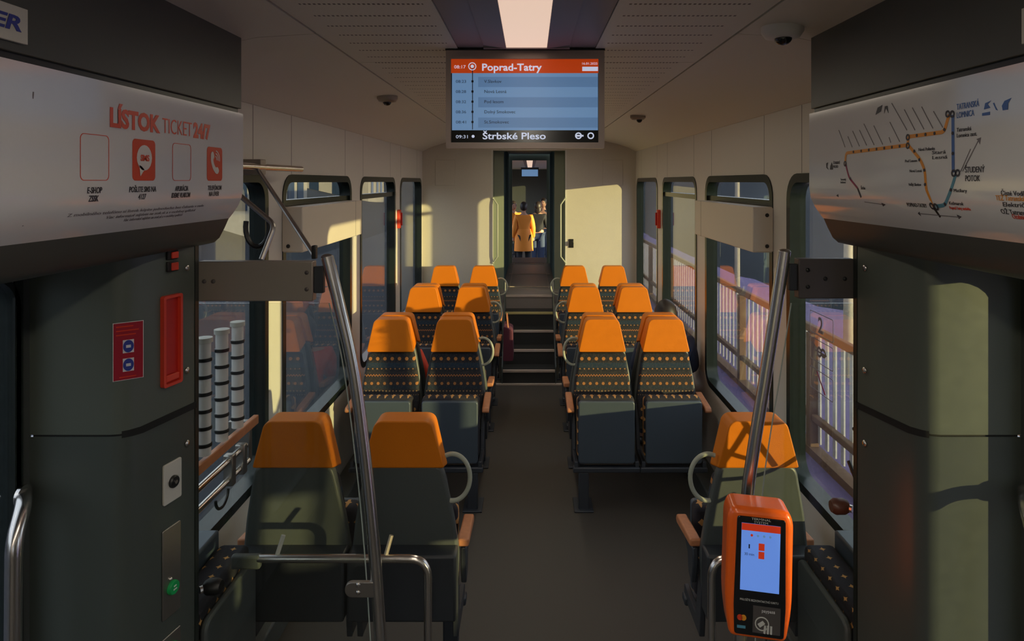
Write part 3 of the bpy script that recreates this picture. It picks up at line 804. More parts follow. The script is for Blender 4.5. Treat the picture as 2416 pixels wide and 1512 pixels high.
# door stop knobs behind the pillars
for s, py, cl, lb in ((-1, 1386, 'black', 'black and chrome knob at the rear edge of the left pillar'), (1, 1196, 'brown_knob', 'brown rounded knob at the rear edge of the right pillar')):
    t = thing('knob_stop', lb, 'knob', (s*1.088, 2.215, CH-(py-428)*2.21/F))
    MB().lathe([(0, .028), (.02, .028), (.026, .015), (.026, -.015), (.018, -.028), (0, -.028)], c=(-s*.035, 0, 0), axis='x').build('head', cl, t)
    MB().tube([(0, -.02, 0), (-s*.02, 0, 0)], .012, 10).build('stem', 'chrome', t)

# overhead bar and stays at the left wall
t = thing('wall_grab_bar', 'horizontal brass-lit bar on the left wall above the windows', 'bar', (-1.205, 3.1, 2.285))
MB().tube([(0, -.55, 0), (0, .40, 0)], .016, 14).build('bar', 'chrome', t)
for yy in (-.12,):
    MB().box(-.14, .012, yy-.03, yy+.03, -.035, .035).build('bracket', 'bracket', t, bevel=.004)
t = thing('bent_stay', 'long thin steel stay from the wall bar down to the bracket end', 'stay rod', (0, 0, 0))
a = Vector((-1.195, 2.93, 2.27)); b_ = P(742, 603, 2.215)
MB().tube([a, b_], .0085, 10).build('rod', 'steel', t); MB().box(b_.x-.006, b_.x+.008, 2.20, 2.225, b_.z-.01, b_.z+.035).build('foot', 'black', t, bevel=.003)
t = thing('bent_stay', 'kinked steel arm with black loop strap under the wall bar', 'stay rod', (0, 0, 0))
MB().tube(fillet([(-1.33, 2.60, 2.33), (-.955, 2.50, 2.055), (-.985, 2.45, 1.93)], .03), .010, 10).build('rod', 'steel', t)
lp = [(-1.03+.045*math.cos(k), 2.52, 2.045-.0+.075*math.sin(k)) for k in [PI*.9+i*PI*1.2/14 for i in range(15)]]
MB().tube(lp, .010, 8).build('strap', 'black', t)

# ski holder on the left wall
t = thing('ski_holder', 'rack of three banded white tubes with rails on the left wall behind the pillar', 'ski rack', (-1.25, 2.7, 0))
for k, yy in enumerate((-.145, 0, .145)):
    b = MB().tube([(0, yy, 1.16), (0, yy, 1.60)], .024, 18).build('tube', 'white', t)
    MB().lathe([(0, .012), (.030, .010), (.030, -.008), (.024, -.010)], c=(0, yy, 1.605)).build('cap', 'offwhite', b)
    for j in range(6):
        z = 1.20+j*.066
        MB().lathe([(.0245, -.007), (.028, -.006), (.028, .006), (.0245, .007)], c=(0, yy, z), seg=18).build('band', 'black', b)
MB().box(-.012, .012, -.32, .34, 1.105, 1.145).build('lower_rail', 'wood', t, bevel=.004)
for z, dy in ((1.05, 0), (.97, .03)):
    MB().tube([(.0, -.32, z), (.0, .22+dy, z)], .014, 12).build('chrome_bar', 'chrome', t)
for yy in (.05, .16): MB().box(-.02, .022, yy, yy+.035, .945, 1.075).build('clamp', 'steel', t, bevel=.005)
for yy in (-.28, .28): MB().box(-.096, -.0, yy-.015, yy+.015, .95, 1.14).build('wall_arm', 'steel', t, bevel=.003)
lp = [(.01, -.02+.055*math.cos(k), .945+.05*math.sin(k)) for k in [PI+i*PI/10 for i in range(11)]]
MB().tube(lp, .006, 8).build('strap', 'black', t)

# thin rod rack at the right wall, mostly behind the pillar; added and shaped to throw crossing shadows on the single seat
t = thing('ski_holder', 'dark thin rods added at the right wall to cast shadows, mostly hidden by the right pillar', 'ski rack', (1.28, 2.5, 0))
def hr(zx, zy):
    p = P(1560+zx/2.644, 940+zy/2.644, 2.72); k = 1.28-p.x
    return (0, 2.72-k/1.5-2.5, p.z+.105*k)
for q in ([(470, 110), (560, 240), (700, 420)], [(510, 180), (450, 290), (375, 400)], [(350, 300), (430, 345), (530, 375)], [(600, 155), (690, 150), (765, 140)],
          [(340, 515), (560, 495), (700, 450), (860, 350)], [(280, 690), (380, 660), (500, 600)]):
    MB().tube(curve_pts([hr(*a) for a in q], 4), .0085, 8).build('rod', 'black', t)
MB().tube([(.0, -.10, .80), (.0, -.10, 1.5)], .011, 8).build('post', 'black', t)
for z in (.82, 1.48): MB().box(0, .064, -.115, -.085, z-.015, z+.015).build('wall_arm', 'black', t)

# boxes over the second windows
for s, nm in ((-1, 'left'), (1, 'right')):
    t = thing('window_cover_box', 'long pinkish grey box fixed across the %s window' % nm, 'cover box', (s*WX, 3.61, 1.83), group=None)
    MB().box(-s*.112, -s*.001, 0, 1.27, 0, .25).build('housing', 'box_cover', t, bevel=.004)
    MB().box(-s*.110, -s*.002, -.004, 0.0, .006, .244).build('end_plate', 'box_cover', t, bevel=.002)
    for z in (.035, .205): MB().ball((-s*.035, -.005, z), .011, sc=(1, .5, 1)).build('screw', 'black', t)
    MB().box(-s*.1125, -s*.11, 1.10, 1.103, 0, .25).build('joint', 'gap', t)

# emergency hammers
for s, nm in ((-1, 'left'), (1, 'right')):
    t = thing('emergency_hammer', 'red emergency hammer holder between the far %s windows' % nm, 'emergency hammer', (s*WX, 6.75, 1.74), group=None)
    MB().box(-s*.035, 0, -.03, .03, 0, .19).build('holder', 'red_bright', t, bevel=.008)
    MB().tube([(-s*.042, 0, .03), (-s*.042, 0, .16)], .009, 8).build('hammer', 'red', t)

# ceiling cameras
def dome(x, y, z, r, label, col='white'):
    t = thing('security_camera', label, 'camera', (x, y, z), group=None)
    MB().lathe([(r, 0), (r, -r*.28), (r*.82, -r*.55), (r*.5, -r*.62), (0, -r*.62)], seg=32).build('body', col, t, angle=50)
    MB().ball((0, -.1*r, -r*.62), r*.42, sc=(1, 1, .8)).build('lens_dome', 'glossy_black', t)
    return t
dome(P(1846, 0, 2.2).x, 2.2, 2.738, .068, 'white dome camera on the ceiling at the upper right')
dome(P(914, 0, 3.98).x, 3.98, 2.736, .062, 'small grey dome camera on the left ceiling panel', 'bracket')
t = thing('ceiling_sensor', 'small flat sensor on the right ceiling panel beside the monitor', 'sensor', (P(1505, 0, 5.15).x, 5.15, 2.736))
MB().lathe([(.06, 0), (.06, -.02), (.045, -.034), (0, -.034)]).build('body', 'bracket', t)
MB().ball((.01, -.01, -.036), .022).build('eye', 'black', t)

# ------------------------------------------------------------------ monitor
YM = 2.58
t = thing('information_monitor', 'ceiling monitor listing stops from Poprad-Tatry to Štrbské Pleso', 'monitor', (0, YM, 0))
a, b_ = P(1052, 350, YM), P(1426, 119, YM)
x0, x1, z0, z1 = a.x, b_.x, a.z, b_.z
plate('bezel', [rrect(x0, x1, z0, z1, .006), rrect(P(1064, 0, YM).x, P(1412, 0, YM).x, P(0, 336, YM).z, P(0, 139, YM).z, .002)], .03, 'y', .012, 'screen_bezel', t)
MB().box(x0+.004, x1-.004, .025, .11, z0+.01, z1-.002).build('casing', 'shell_dark', t, bevel=.006)
MB().box(x0-.002, x1+.002, -.004, .10, z1, z1+.006).build('top_lip', 'black', t)
MB().box(-.2, .18, .02, .09, z1, CEIL-.001).build('mount', 'shell_dark', t)
sc = MB().box(P(1062, 0, YM).x, P(1414, 0, YM).x, .006, .02, P(0, 337, YM).z, P(0, 138, YM).z).build('screen', 'scr_black', t)
def srect(name, px0, px1, py0, py1, m, d):
    A, B = P(px0, py1, YM), P(px1, py0, YM)
    return MB().box(A.x, B.x, .006-d-.0006, .006-d, A.z, B.z).build(name, m, sc, smooth=False)
srect('header_band', 1064, 1412, 139, 172, 'scr_orange', .0002)
srect('list_field', 1066, 1411, 172, 307, 'scr_blue', .0002)
for k in range(3): srect('list_row', 1128, 1411, 181+48*k, 205+48*k, 'scr_blue2', .0010)
srect('footer_band', 1067, 1410, 307, 334, 'scr_black', .0002)
def stext(px, py, body, hpx, m, w=None, **k):
    q = P(px, py, YM)
    text('screen_text', body, hpx/.73*YM/F, lambda u, v, ww: (q.x+u, .0040-ww, q.z+v), m, sc, width=(w*YM/F if w else None), **k)
stext(1136, 166, 'Poprad-Tatry', 17, 'scr_white', 141, bold=.0008)
stext(1138, 328, 'Štrbské Pleso', 16, 'scr_white', 149, bold=.0006)
stext(1071, 161, '08:17', 8, 'scr_white', 27); stext(1075, 326, '09:31', 8, 'scr_white', 28)
for k, (tm, nme, w) in enumerate((('08:23', 'V.Slavkov', 41), ('08:28', 'Nová Lesná', 52), ('08:32', 'Pod lesom', 45), ('08:36', 'Dolný Smokovec', 73), ('08:41', 'St.Smokovec', 58))):
    y = 195+24*k
    stext(1075, y, tm, 7, 'scr_ink2', 24); stext(1142, y, nme, 7.5, 'scr_ink', w)
    srect('stop_mark', 1112, 1117, y-6, y-1, 'scr_ink', .0014)
srect('route_stem', 1113.5, 1115.5, 160, 305, 'scr_ink2', .0012)
def sdisc(name, px, py, r, m, d, r2=None):
    q = P(px, py, YM); k = YM/F
    loops = [circ(q.x, q.z, r*k)]+([circ(q.x, q.z, r2*k)] if r2 else [])
    return plate(name, loops, .0006, 'y', .006-d, m, sc)
sdisc('start_ring', 1114, 156, 9.5, 'scr_white', .0015, 7.5); sdisc('start_dot', 1114, 156, 4, 'scr_white', .0015)
sdisc('end_dot', 1116, 321.5, 3.5, 'scr_white', .0015)
for cx in (1365, 1394): sdisc('footer_icon', cx, 320, 8, 'scr_white', .0015, 5)
srect('footer_icon_bar', 1357, 1377, 318, 322, 'scr_white', .0014)
srect('header_badge', 1374, 1411, 157, 167, 'scr_white', .0012); stext(1372, 152, '16.01.2025', 5.5, 'scr_white', 36)

# ------------------------------------------------------------------ ticket validator
YV = 1.99
t = thing('ticket_machine', 'bright orange ticket validator with a lit blue screen on the right pole', 'ticket machine', (P(1792, 0, YV).x, YV, P(0, 1356, YV).z), rz=math.radians(-7))
t.scale = (.94, .94, .94); t.rotation_euler = (math.radians(-3), math.radians(2), math.radians(-9))
W2, Zt, Zb = .100, .205, -.205
def bodyfn(q): return q
body = rpoly([(-.088, Zb), (.088, Zb), (W2+.004, -.10), (.103, .17), (.088, Zt), (-.088, Zt), (-.103, .17), (-W2-.004, -.10)], [.02, .02, .05, .03, .02, .02, .03, .05])
MB().prism(body, 'y', 0, .125).build('housing', 'machine_orange', t, bevel=.018, seg=4)
MB().prism(rpoly([(-.070, -.155), (.02, -.155), (.06, .05), (.04, .18), (-.070, .18)], .02), 'y', .125, .155).build('rear_mount', 'shell_dark', t, bevel=.006)
fp = MB().prism(rpoly([(-.074, -.190), (.078, -.190), (.082, -.10), (.076, .180), (-.074, .180), (-.078, -.10)], .010), 'y', -.004, .004).build('front_panel', 'glossy_black', t, bevel=.002)
ss = MB().box(-.060, .060, -.0055, -.0035, -.050, .160).build('screen', 'val_blue', t)
MB().box(-.060, .060, -.0062, -.0055, .138, .160).build('screen_header', 'val_red', ss)
for k in range(4): MB().prism(circ(-.028+.019*k, .124, .004), 'y', -.0064, -.0056).build('screen_dot', 'val_red' if k == 0 else 'scr_blue2', ss)
for z in (.090, .064): MB().box(-.006, .012, -.0064, -.0056, z-.011, z+.011).build('screen_key', 'val_red', ss)
MB().box(-.037, -.033, -.0064, -.0056, .082, .095).build('screen_glyph', 'scr_ink', ss)
text('screen_text', '30 min', .012, lambda u, v, w: (-.050+u, -.0062-w, .060+v), 'scr_ink2', ss, width=.03)
text('panel_lettering', 'TERMINAL\nSYSTEM', .010, lambda u, v, w: (u, -.0048-w, .172+v), 'offwhite', fp, align='CENTER', width=.06)
text('panel_lettering', 'PRILOŽTE BEZKONTAKTNÚ KARTU', .009, lambda u, v, w: (u, -.0048-w, -.083+v), 'offwhite', fp, align='CENTER', width=.118)
MB().box(-.018, .066, -.006, -.004, -.178, -.095).build('reader_field', 'bracket_dark', fp)
for k, (cx, cl) in enumerate(((-.058, 'ad_red'), (-.047, 'orange_line'))):
    MB().prism(circ(cx, -.137, .009), 'y', -.0058, -.0042-.0002*k).build('card_mark', cl, fp)
MB().box(-.066, -.040, -.0056, -.004, -.170, -.162).build('card_mark', 'teal_line', fp)
plate('card_symbol', [circ(.010, -.148, .022), circ(.010, -.148, .0185)], .001, 'y', -.0068, 'offwhite', fp)
plate('card_symbol', [rpoly([(-.004, -.150), (.012, -.138), (.020, -.147), (.004, -.160)], .002)], .001, 'y', -.0068, 'offwhite', fp)
for k in range(3): MB().tube([(.020+.009*k, -.0066, -.152), (.018+.010*k, -.0066, -.176)], .0034, 8).build('hand_symbol', 'offwhite', fp)
text('panel_lettering', 'paypass', .014, lambda u, v, w: (.008+u, -.0066-w, -.112+v), 'white', fp, width=.04)

# ------------------------------------------------------------------ seats
def lean(q, k=.10): return (q[0], q[1]-(1.0-q[2])*k if q[2] < 1.0 else q[1]+(q[2]-1.0)*k*.3, q[2])
SHAPE_BACK = rpoly([(-.212, .44), (.212, .44), (.226, .66), (.205, .82), (.160, 1.045), (-.160, 1.045), (-.205, .82), (-.226, .66)], .04)
HEAD = rpoly([(-.170, 1.000), (.170, 1.000), (.118, 1.232), (-.118, 1.232)], [.016, .016, .036, .036], 6)
def make_seat(aisle, label, group, back=False, open_=False, loop=True):
    """faces -Y; origin on the floor under the headrest; `aisle` is the x sign of the aisle side."""
    t = thing('train_seat', label, 'seat', group=group)
    MB().prism(SHAPE_BACK, 'y', .0, .045, fn=lean).build('backrest_shell', 'shell', t, bevel=.012, seg=3)
    ins = rpoly([(-.198, .52), (.198, .52), (.210, .67), (.192, .81), (.166, .99), (-.166, .99), (-.192, .81), (-.210, .67)], .03)
    MB().prism(ins, 'y', -.045, .005, fn=lean).build('backrest_cushion', 'fabric', t, bevel=.015, seg=3)
    MB().prism(HEAD, 'y', -.065, .052, fn=lambda q: lean((q[0], q[1], q[2]+(max(0, 1.1-q[2])*.38 if q[1] > 0 else 0)))).build('headrest', 'orange', t, bevel=.014, seg=4)
    if open_:
        MB().prism(rrect(-.190, .190, -.50, -.11, .02), 'z', .375, .405).build('seat_pan', 'seat_grey', t, bevel=.008, seg=3)
        MB().prism(rrect(-.196, .196, -.51, -.10, .03), 'z', .408, .475).build('seat_cushion', 'fabric_cushion', t, bevel=.022, seg=3)
    else:
        MB().prism(rrect(-.190, .190, .315, .735, .02), 'y', -.33, -.295).build('seat_pan', 'seat_grey', t, bevel=.008, seg=3)
        MB().prism(rrect(-.196, .196, .335, .750, .03), 'y', -.292, -.205).build('seat_cushion', 'fabric_cushion', t, bevel=.022, seg=3)
    fr = MB().box(-.2265, .2265, -.335, -.275, .255, .292).build('frame_beam', 'beam', t, bevel=.008)
    for x in (-.205, .205):
        MB().prism([(-.33, .27), (-.05, .27), (.0, .60), (-.045, .62), (-.12, .33), (-.33, .33)], 'x', x-.012, x+.012).build('side_frame', 'beam', t, bevel=.004)
    if aisle:
        xa = aisle*.238
        MB().box(aisle*.12, aisle*.19, -.33, -.27, 0, .258).build('leg', 'beam', t, bevel=.008)
        MB().box(aisle*.09, aisle*.22, -.36, -.16, 0, .012).build('foot_plate', 'beam', t, bevel=.004)
        ang = [(-.62+i*1.24/14)*PI for i in range(15)]
        if loop: lp = [(aisle*(.178+.02+.075*math.cos(a)), .02, .985+.098*math.sin(a)) for a in ang]
        if loop: MB().tube(curve_pts(lp, 2), .0095, 12).build('grab_loop', 'loop', t)
    if back:
        MB().prism([(-.222, .43), (.222, .43), (.222, .70), (-.222, .70)], 'y', .0, .10).build('lower_shroud', 'shell_dark', t, bevel=.01)
    return t
def add_arm(t, sx, pos=.240):
    MB().prism([(-.30, .655), (-.285, .68), (-.02, .705), (-.02, .672), (-.28, .640)], 'x', sx*pos-.024, sx*pos+.024).build('armrest_pad', 'wood', t, bevel=.008, seg=3)
    MB().prism([(-.20, .645), (-.03, .665), (-.02, .60), (-.05, .50), (-.10, .52), (-.12, .60)], 'x', sx*pos-.012, sx*pos+.012).build('armrest_bracket', 'beam', t, bevel=.006)

XA, XW = .53, .985
protos = {}
def seat_proto(aisle, armside, back, open_=False, pos=.240, loop=True):
    k = (aisle, armside, back, open_, pos, loop)
    if k not in protos:
        t = make_seat(aisle, 'x', 'x', back, open_, loop); add_arm(t, armside, pos); protos[k] = [t, False]
    return protos[k]
def place(x, y, facing, label, group, back=False, open_=False, pos=.240, loop=True):
    """facing -1: towards the camera, +1: away from it"""
    side = 1 if x > 0 else -1
    is_aisle = abs(x) < .7
    loc_sign = 1 if facing < 0 else -1            # local x sign of world +x
    aisle = (-side*loc_sign) if is_aisle else 0
    arm = (-side*loc_sign) if is_aisle else side*loc_sign
    pr = seat_proto(aisle, arm, back, open_, pos, loop)
    if not pr[1]: o = pr[0]; pr[1] = True
    else: o = dup(pr[0])
    o.location = (x, y, 0); o.rotation_euler = (0, 0, 0 if facing < 0 else PI)
    o['label'] = label; o['group'] = group
    return o
G1, G2 = 'seats with grey backs towards the viewer', 'patterned seats facing the viewer'
G3 = 'seats turned away behind the patterned rows'
place(-XW+.02, 2.77, 1, 'front left window-side seat seen from behind, orange headrest and sunlit grey shell', G1, True)
place(-XA+.02, 2.77, 1, 'front left aisle-side seat seen from behind, shaded grey shell behind the chrome pole', G1, True)
sR = place(.955, 2.77, 1, 'single front right seat behind the orange ticket machine, headrest crossed by shadows', G1, True)
# the single seat carries its own loop and armrest on the aisle side
MB().tube(curve_pts([( (.198+.075*math.cos(a)), .02, .985+.098*math.sin(a)) for a in [(-.62+i*1.24/14)*PI for i in range(15)]], 2), .0095, 12).build('grab_loop', 'loop', sR)
add_arm(sR, 1)
rows = [(4.77, 'second row'), (6.20, 'third row'), (7.72, 'last row by the end wall')]
SIDES = ((-XW, 'left window-side'), (-XA, 'left aisle-side'), (XA, 'right aisle-side'), (XW, 'right window-side'))
for y, rn in rows:
    for x, w in SIDES:
        place(x, y, -1, '%s patterned seat with orange headrest facing the viewer, %s' % (w, rn), G2, pos=.240 if y < 7 else .200)
for y, rn in ((4.93, 'second'), (6.36, 'third')):
    for x, w in SIDES:
        op = y < 5 and abs(x) > .7
        place(x, y, 1, 'seat turned away directly behind the %s %s-row seat' % (w, rn), G3, open_=op, loop=False)
for y, w2 in ((17.9, 'nearest row'), (20.2, 'middle row'), (22.0, 'farthest row')):
    for x, w in ((-.62, 'left'), (.62, 'right')):
        place(x, y, -1, 'distant orange-topped seat in the next carriage, %s of aisle, %s' % (w, w2), 'seats in the next carriage')

# tip-up seats along the walls behind the pillars
for s, nm in ((-1, 'left'), (1, 'right')):
    for k, (ya, yb) in enumerate(((2.215, 2.66),)):
        t = thing('folding_wall_seat', 'folded tip-up seat with star-patterned fabric on the %s wall behind the pillar' % nm, 'folding seat', (s*WX, (ya+yb)/2, 0))
        h = (yb-ya)/2-.008
        MB().box(-s*.11, 0, -h, h, .30, .82).build('back_plate', 'seat_grey', t, bevel=.01)
        MB().box(-s*.235, -s*.112, -h, h, .30, .765).build('cushion', 'fabric_star', t, bevel=.022, seg=3)
        MB().prism(rrect(-h+.01, h-.01, .31, .72, .04), 'x', -s*.262, -s*.237).build('seat_pan', 'shell', t, bevel=.008)
        MB().tube([(-s*.09, -h-.006, .29), (-s*.09, h+.006, .29)], .014, 10).build('hinge', 'beam', t)

# ------------------------------------------------------------------ window stickers on the right front window
SX = WX+.043
def stk(name, loops, m, parent, off=0.0): return plate(name, loops, .0006, 'x', -off, m, parent)
for k, (ya, yb, lab) in enumerate(((742, 795, 'square sticker with the figure 2 on the right window, topmost of three'), (806, 860, 'square sticker with a small round pictogram on the right window, middle of three'), (878, 930, 'square sticker with a red slash on the right window, lowest of three'))):
    yA, yB = (SX-CX)*F/(1966-1251), (SX-CX)*F/(1911-1251)
    ym = (yA+yB)/2; zt, zb = CH-(ya-428)*ym/F, CH-(yb-428)*ym/F
    t = thing('window_sticker', lab, 'sticker', (SX, ym, (zt+zb)/2), group=None)
    h = (yB-yA)/2; v = (zt-zb)/2
    stk('outline', [rrect(-h, h, -v, v, .012), rrect(-h+.003, h-.003, -v+.003, v-.003, .010)], 'ink_grey', t)
    if k == 0:
        text('figure', '2', .105, lambda u, w_, w: (-.001-w, .032-u, -.036+w_), 'ink_grey', t, bold=.002)
    elif k == 1:
        stk('pictogram', [circ(.02, 0, .026), circ(.02, 0, .014)], 'ink_grey', t); stk('pictogram', [circ(-.022, .004, .030, r2=.022), circ(-.022, .004, .018, r2=.009)], 'ink_grey', t)
        stk('pictogram', [[(-.06, -.004), (.06, -.004), (.06, .004), (-.06, .004)]], 'ink_grey', t, .001)
    else:
        stk('slash', [[(.05, .040), (.043, .046), (-.045, -.040), (-.038, -.046)]], 'magenta', t)

# ------------------------------------------------------------------ people and bags
def skin_obj(name, verts, edges, radii, m, parent, sub=2, root=0):
    me = bpy.data.meshes.new(name); me.from_pydata([tuple(v) for v in verts], edges, []); me.materials.append(M[m])
    o = bpy.data.objects.new(name, me); COL.objects.link(o); o.parent = parent
    sk = o.modifiers.new('skin', 'SKIN'); sk.use_smooth_shade = True
    if not me.skin_vertices: me.skin_vertices.new(name='')
    for i, r in enumerate(radii):
        d = me.skin_vertices[0].data[i]; d.radius = (r, r) if not isinstance(r, tuple) else r; d.use_root = (i == root)
    su = o.modifiers.new('sub', 'SUBSURF'); su.levels = sub; su.render_levels = sub
    return o
def person(label, loc, rz, H=1.72, seated=False, top='coat_black', legs='jeans', long_hair=False, coat_len=0.0, group=None, arms='down', hairm='hair', tk=1.0, hip0=.52):
    t = thing('person', label, 'person', loc, rz, group=group)
    k = H/1.72
    if seated: hip = hip0
    else: hip = .92
    V = []; E = []; R = []
    def a(p, r, frm=None):
        V.append(Vector(p)*k if not seated else Vector(p)); R.append(r if not isinstance(r, tuple) else r); i = len(V)-1
        if frm is not None: E.append((frm, i))
        return i
    # facing -Y in local space
    pel = a((0, 0, hip), (.145, .10)); wa = a((0, .005, hip+.18*tk), (.125, .095), pel); ch = a((0, .01, hip+.38*tk), (.15, .11), wa)
    ne = a((0, .012, hip+.53*tk), .055, ch); hb = a((0, .0, hip+.60*tk), .058, ne)
    shs = []
    for s in (-1, 1):
        sh = a((s*.175, .012, hip+.46*tk), .062, ch)
        if arms == 'down':
            el = a((s*.225, .03, hip+.18*tk), .043, sh); wr = a((s*.235, -.05, hip-.04), .030, el); ha = a((s*.235, -.07, hip-.12), .032, wr)
        else:
            el = a((s*.22, -.04, hip+.20*tk), .043, sh); wr = a((s*.15, -.24, hip+.18*tk), .030, el); ha = a((s*.12, -.31, hip+.19*tk), .032, wr)
        shs.append((sh, el, wr, ha))
    lg = []
    for s in (-1, 1):
        hj = a((s*.09, 0, hip-.04), .088, pel)
        if seated:
            kn = a((s*.11, -.42, hip+.0), .065, hj); an = a((s*.11, -.42, .09), .042, kn); to = a((s*.115, -.55, .045), .035, an)
        else:
            kn = a((s*.10, -.01, .49), .062, hj); an = a((s*.10, .02, .09), .042, kn); to = a((s*.11, -.13, .04), .036, an)
        lg.append((hj, kn, an, to))
    skin_obj('body', V, E, R, 'skin', t)
    # clothing one size larger
    tv = [V[pel], V[wa], V[ch]]; tr = [(.165, .125), (.148, .118), (.172, .130)]; te = [(0, 1), (1, 2)]
    tv.append(V[ne]-Vector((0, 0, .03))); tr.append(.075); te.append((2, 3))
    for (sh, el, wr, ha) in shs:
        n = len(tv); tv += [V[sh], V[el], V[wr]]; tr += [.078, .062, .046]; te += [(2, n), (n, n+1), (n+1, n+2)]
    if coat_len:
        q = MB().lathe([(.150, hip+.18), (.190, hip), (.205, hip-coat_len), (.190, hip-coat_len), (.16, hip)], seg=28)
        q.v = [(v[0]*1.12, v[1]*.85, v[2]) for v in q.v]; q.build('coat_skirt', top, t)
    skin_obj('jacket', tv, te, tr, top, t)
    tv = [V[pel]-Vector((0, 0, .0))]; tr = [(.150, .112)]; te = []
    for (hj, kn, an, to) in lg:
        n = len(tv); tv += [V[hj], V[kn], V[an]]; tr += [.098, .074, .058]; te += [(0, n), (n, n+1), (n+1, n+2)]
    skin_obj('trousers', tv, te, tr, legs, t)
    for (hj, kn, an, to) in lg:
        c = (V[an]+V[to])/2
        MB().ball((c.x, c.y, .045), .05, sc=(.9, 2.3, .9)).build('shoe', 'black', t)
    top_z = V[hb].z; hc = Vector((0, -.015, top_z+.085))
    MB().ball(hc, .1, 20, 14, sc=(.76, .95, 1.18)).build('head', 'skin', t)
    face = t.children[-1]
    MB().ball((0, hc.y-.098, hc.z-.012), .014, sc=(.9, 1, 1.5)).build('nose', 'skin', face)
    for s in (-1, 1):
        MB().ball((s*.030, hc.y-.083, hc.z+.012), .010).build('eye', 'ink', face); MB().ball((s*.077, hc.y+.005, hc.z-.005), .02, sc=(.4, .8, 1.4)).build('ear', 'skin', face)
    MB().ball((0, hc.y-.088, hc.z-.050), .018, sc=(1.1, .5, .3)).build('mouth', 'bag_wine', face)
    hb2 = MB().ball((0, hc.y+.016, hc.z+.022), .106, 24, 16, sc=(.84, .96, 1.12))
    if long_hair: hb2.ball((0, hc.y+.05, hc.z-.07), .09, 16, 10, sc=(.95, .55, 1.4))
    hb2.build('hair', hairm, t)
    return t
# passengers sitting behind the second row, facing away
person('person with dark hair and navy jacket seated behind the right window-side seat, facing away', (XW+.085, 5.135, 0), PI, seated=True, top='coat_navy', arms='fwd', hip0=.585, tk=.82)
person('person in a bright red jacket seated low behind the left pair, showing in the gap', (-XW-.045, 5.15, 0), PI-.25, seated=True, top='bag_red', arms='fwd', hip0=.56, tk=.66)
# people standing in the next carriage
person('person in a long orange coat standing in the next carriage, seen from behind', (-.14, 15.6, 0), PI+.15, H=1.72, top='coat_orange', coat_len=.34, legs='coat_black')
person('person in black clothes standing right of the orange coat in the next carriage', (.21, 16.4, 0), PI-.3, H=1.70, top='coat_black', arms='fwd', legs='jeans', long_hair=True)
person('person with an orange top standing left of the long orange coat', (-.42, 16.9, 0), .3, H=1.70, top='coat_orange', arms='fwd', legs='coat_black')
person('person in dark jacket facing the viewer behind the black-clothed one', (.36, 17.2, 0), -.2, H=1.78, top='coat_navy')
t = thing('shoulder_bag', 'wine red bag hanging by the left aisle armrest of the third row', 'bag', (-.20, 6.50, .0))
MB().prism(rpoly([(-.05, .48), (.05, .48), (.045, .78), (-.045, .82)], .02), 'y', -.13, .13).build('body', 'bag_wine', t, bevel=.02, seg=3)
MB().tube(curve_pts([(0, -.10, .78), (-.015, -.05, .90), (-.015, .05, .90), (0, .10, .78)], 5), .008, 8).build('strap', 'wood', t)

# next-carriage monitor
t = thing('information_monitor', 'tiny distant ceiling monitor seen through the gangway', 'monitor', (0, 24.4, 0))
MB().box(-.33, .33, 0, .08, 2.38, 2.74).build('casing', 'shell_dark', t, bevel=.006)
MB().box(-.30, .30, -.004, 0, 2.41, 2.66).build('screen', 'scr_blue', t)

# ------------------------------------------------------------------ outside
GZ = -.6
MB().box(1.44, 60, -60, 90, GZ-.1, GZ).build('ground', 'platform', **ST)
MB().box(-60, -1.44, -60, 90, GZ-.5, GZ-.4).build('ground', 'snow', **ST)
def hillside(side, x0, h, seed, label):
    random.seed(seed)
    b = MB(); n = 46; m_ = 10; pts = []
    for i in range(n):
        y = -60+i*5.0
        for j in range(m_):
            f = j/(m_-1)
            pts.append((side*(x0+f*45), y, GZ-.5+h*f**.8*(1+.25*math.sin(i*.6+seed)+.12*random.random())+random.random()*.4*f))
    fs = [(i*m_+j, i*m_+j+1, (i+1)*m_+j+1, (i+1)*m_+j) if side < 0 else (i*m_+j, (i+1)*m_+j, (i+1)*m_+j+1, i*m_+j+1) for i in range(n-1) for j in range(m_-1)]
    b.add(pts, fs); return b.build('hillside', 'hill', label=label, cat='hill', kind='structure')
hillside(-1, 9, 9, 2, 'dark wooded slope beyond the left windows')
# the low sun stands behind right, so that slope is kept to the forward part of the right side
random.seed(5)
b = MB(); pts = []; n = 24; m_ = 8
for i in range(n):
    y = 14+i*5
    for j in range(m_):
        f = j/(m_-1); pts.append((5.5+f*40, y, GZ-.2+(7*f**.7)*(1+.2*math.sin(i*.8))*min(1, .35+i*.2)+random.random()*.3*f))
b.add(pts, [(i*m_+j, (i+1)*m_+j, (i+1)*m_+j+1, i*m_+j+1) for i in range(n-1) for j in range(m_-1)])
b.build('hillside', 'hill', label='dark wooded slope beyond the right windows', cat='hill', kind='structure')
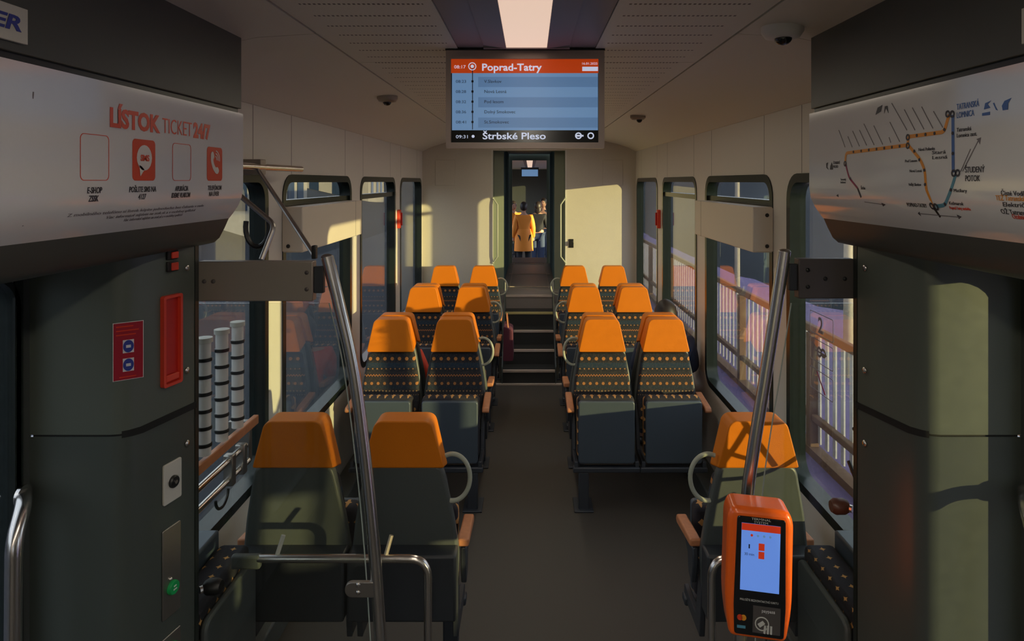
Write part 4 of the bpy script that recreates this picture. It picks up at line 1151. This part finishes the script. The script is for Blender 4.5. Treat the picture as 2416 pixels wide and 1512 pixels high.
# fence on the right
FX = 2.95
ft = thing('fence', 'brown railed fence with pale pickets outside the right windows', 'fence', (FX, 0, GZ))
MB().box(-.03, .03, 2, 34, 1.25, 1.33).build('top_rail', 'fence_brown', ft, bevel=.01)
MB().box(-.03, .03, 2, 34, .35, .42).build('lower_rail', 'fence_brown', ft, bevel=.01)
MB().box(-.06, .06, 2, 34, 0, .08).build('kerb', 'fence_brown', ft)
for k in range(14): MB().box(-.05, .05, 2.2+2.3*k, 2.3+2.3*k, 0, 1.25).build('post', 'fence_brown', ft, bevel=.01)
for k in range(99): MB().box(.035, .05, 2.5+.17*k, 2.56+.17*k, .12, 1.22).build('picket', 'fence_white', ft)
for k, (x, y, h) in enumerate(((4.6, 9.5, 3.6), (5.2, 16.5, 4.2))):
    t = thing('platform_post', 'pale lamp post beyond the fence, %s of the two through the right windows' % ('nearer' if k == 0 else 'farther'), 'post', (x, y, GZ))
    MB().tube([(0, 0, 0), (0, 0, h)], .07, 12, r2=.05).build('pole', 'house_wall', t); MB().ball((0, 0, h), .11, sc=(1, 1, .6)).build('cap', 'house_roof', t)
# houses on the left
for k, (x, y, w, d, h, lab) in enumerate(((-14, 30, 6, 5, 3.2, 'pale low house with dark roof beyond the left windows, nearest of three'), (-20, 44, 7, 6, 3.6, 'pale house beyond the left windows, middle of three'), (-17, 60, 6, 6, 4, 'pale house beyond the left windows, farthest of three'))):
    t = thing('house', lab, 'house', (x, y, .2), group='houses beyond the left windows')
    MB().box(-w/2, w/2, -d/2, d/2, -1.2, h).build('walls', 'house_wall', t)
    MB().prism([(-w/2-.3, h), (w/2+.3, h), (0, h+1.6)], 'y', -d/2-.3, d/2+.3).build('roof', 'house_roof', t)
    for q in (-.28, .05, .3):
        MB().box(q*w-.4, q*w+.4, -d/2-.04, -d/2, .8, 2).build('house_window', 'house_pane', t)
        MB().box(w/2, w/2+.04, q*d-.4, q*d+.4, .8, 2).build('house_window', 'house_pane', t)

# unseen blockers added on the right to stand between the low sun and the door
t = thing('sun_block_wall', 'unseen dark shelter wall added outside the right door to block the sun', 'shelter', (3.4, -1.1, GZ))  # added to keep sun off the left pillar
MB().box(-.06, .06, -.75, .54, 0, 3.4).build('wall', 'fence_brown', t, bevel=.01)
MB().box(-.10, 1.3, -.85, .55, 3.4, 3.5).build('roof', 'house_roof', t, bevel=.01)
t = thing('sun_block_board', 'unseen board on two legs added outside the right door to block the sun', 'board', (3.27, -.12, GZ))  # added to shade the upper part of the front left seats
MB().box(-.03, .03, -.38, .12, 1.96, 3.4).build('board', 'fence_brown', t, bevel=.01)
for yy in (-.36, .11): MB().box(-.02, .02, yy-.01, yy+.01, 0, 1.96).build('leg', 'fence_brown', t)
t = thing('sun_block_low', 'unseen low grey block added outside the right door to cut off low sun', 'cabinet', (3.47, -.28, GZ))  # added to stop sun low on the front left seat back
MB().box(-.12, .0, -.25, .27, 0, 1.70).build('body', 'house_roof', t, bevel=.01); MB().box(-.124, -.12, -.22, .24, .1, 1.6).build('door', 'house_roof', t)
t = thing('sun_block_column', 'unseen square column added outside the right door to block the sun', 'column', (3.4, .105, GZ))  # added to keep the front aisle-side seat in shade
MB().box(-.10, .06, -.095, .095, 0, 3.3).build('body', 'house_roof', t, bevel=.01); MB().box(-.11, .07, -.10, .10, 3.3, 3.4).build('cap', 'house_roof', t, bevel=.01)
t = thing('platform_post', 'unseen slim post added near the right windows to cast a shadow band', 'post', (3.4, 1.82, GZ))  # out of view, added to throw a narrow shadow on the left seats
MB().tube([(0, 0, 0), (0, 0, 4.2)], .055, 12).build('pole', 'house_wall', t)
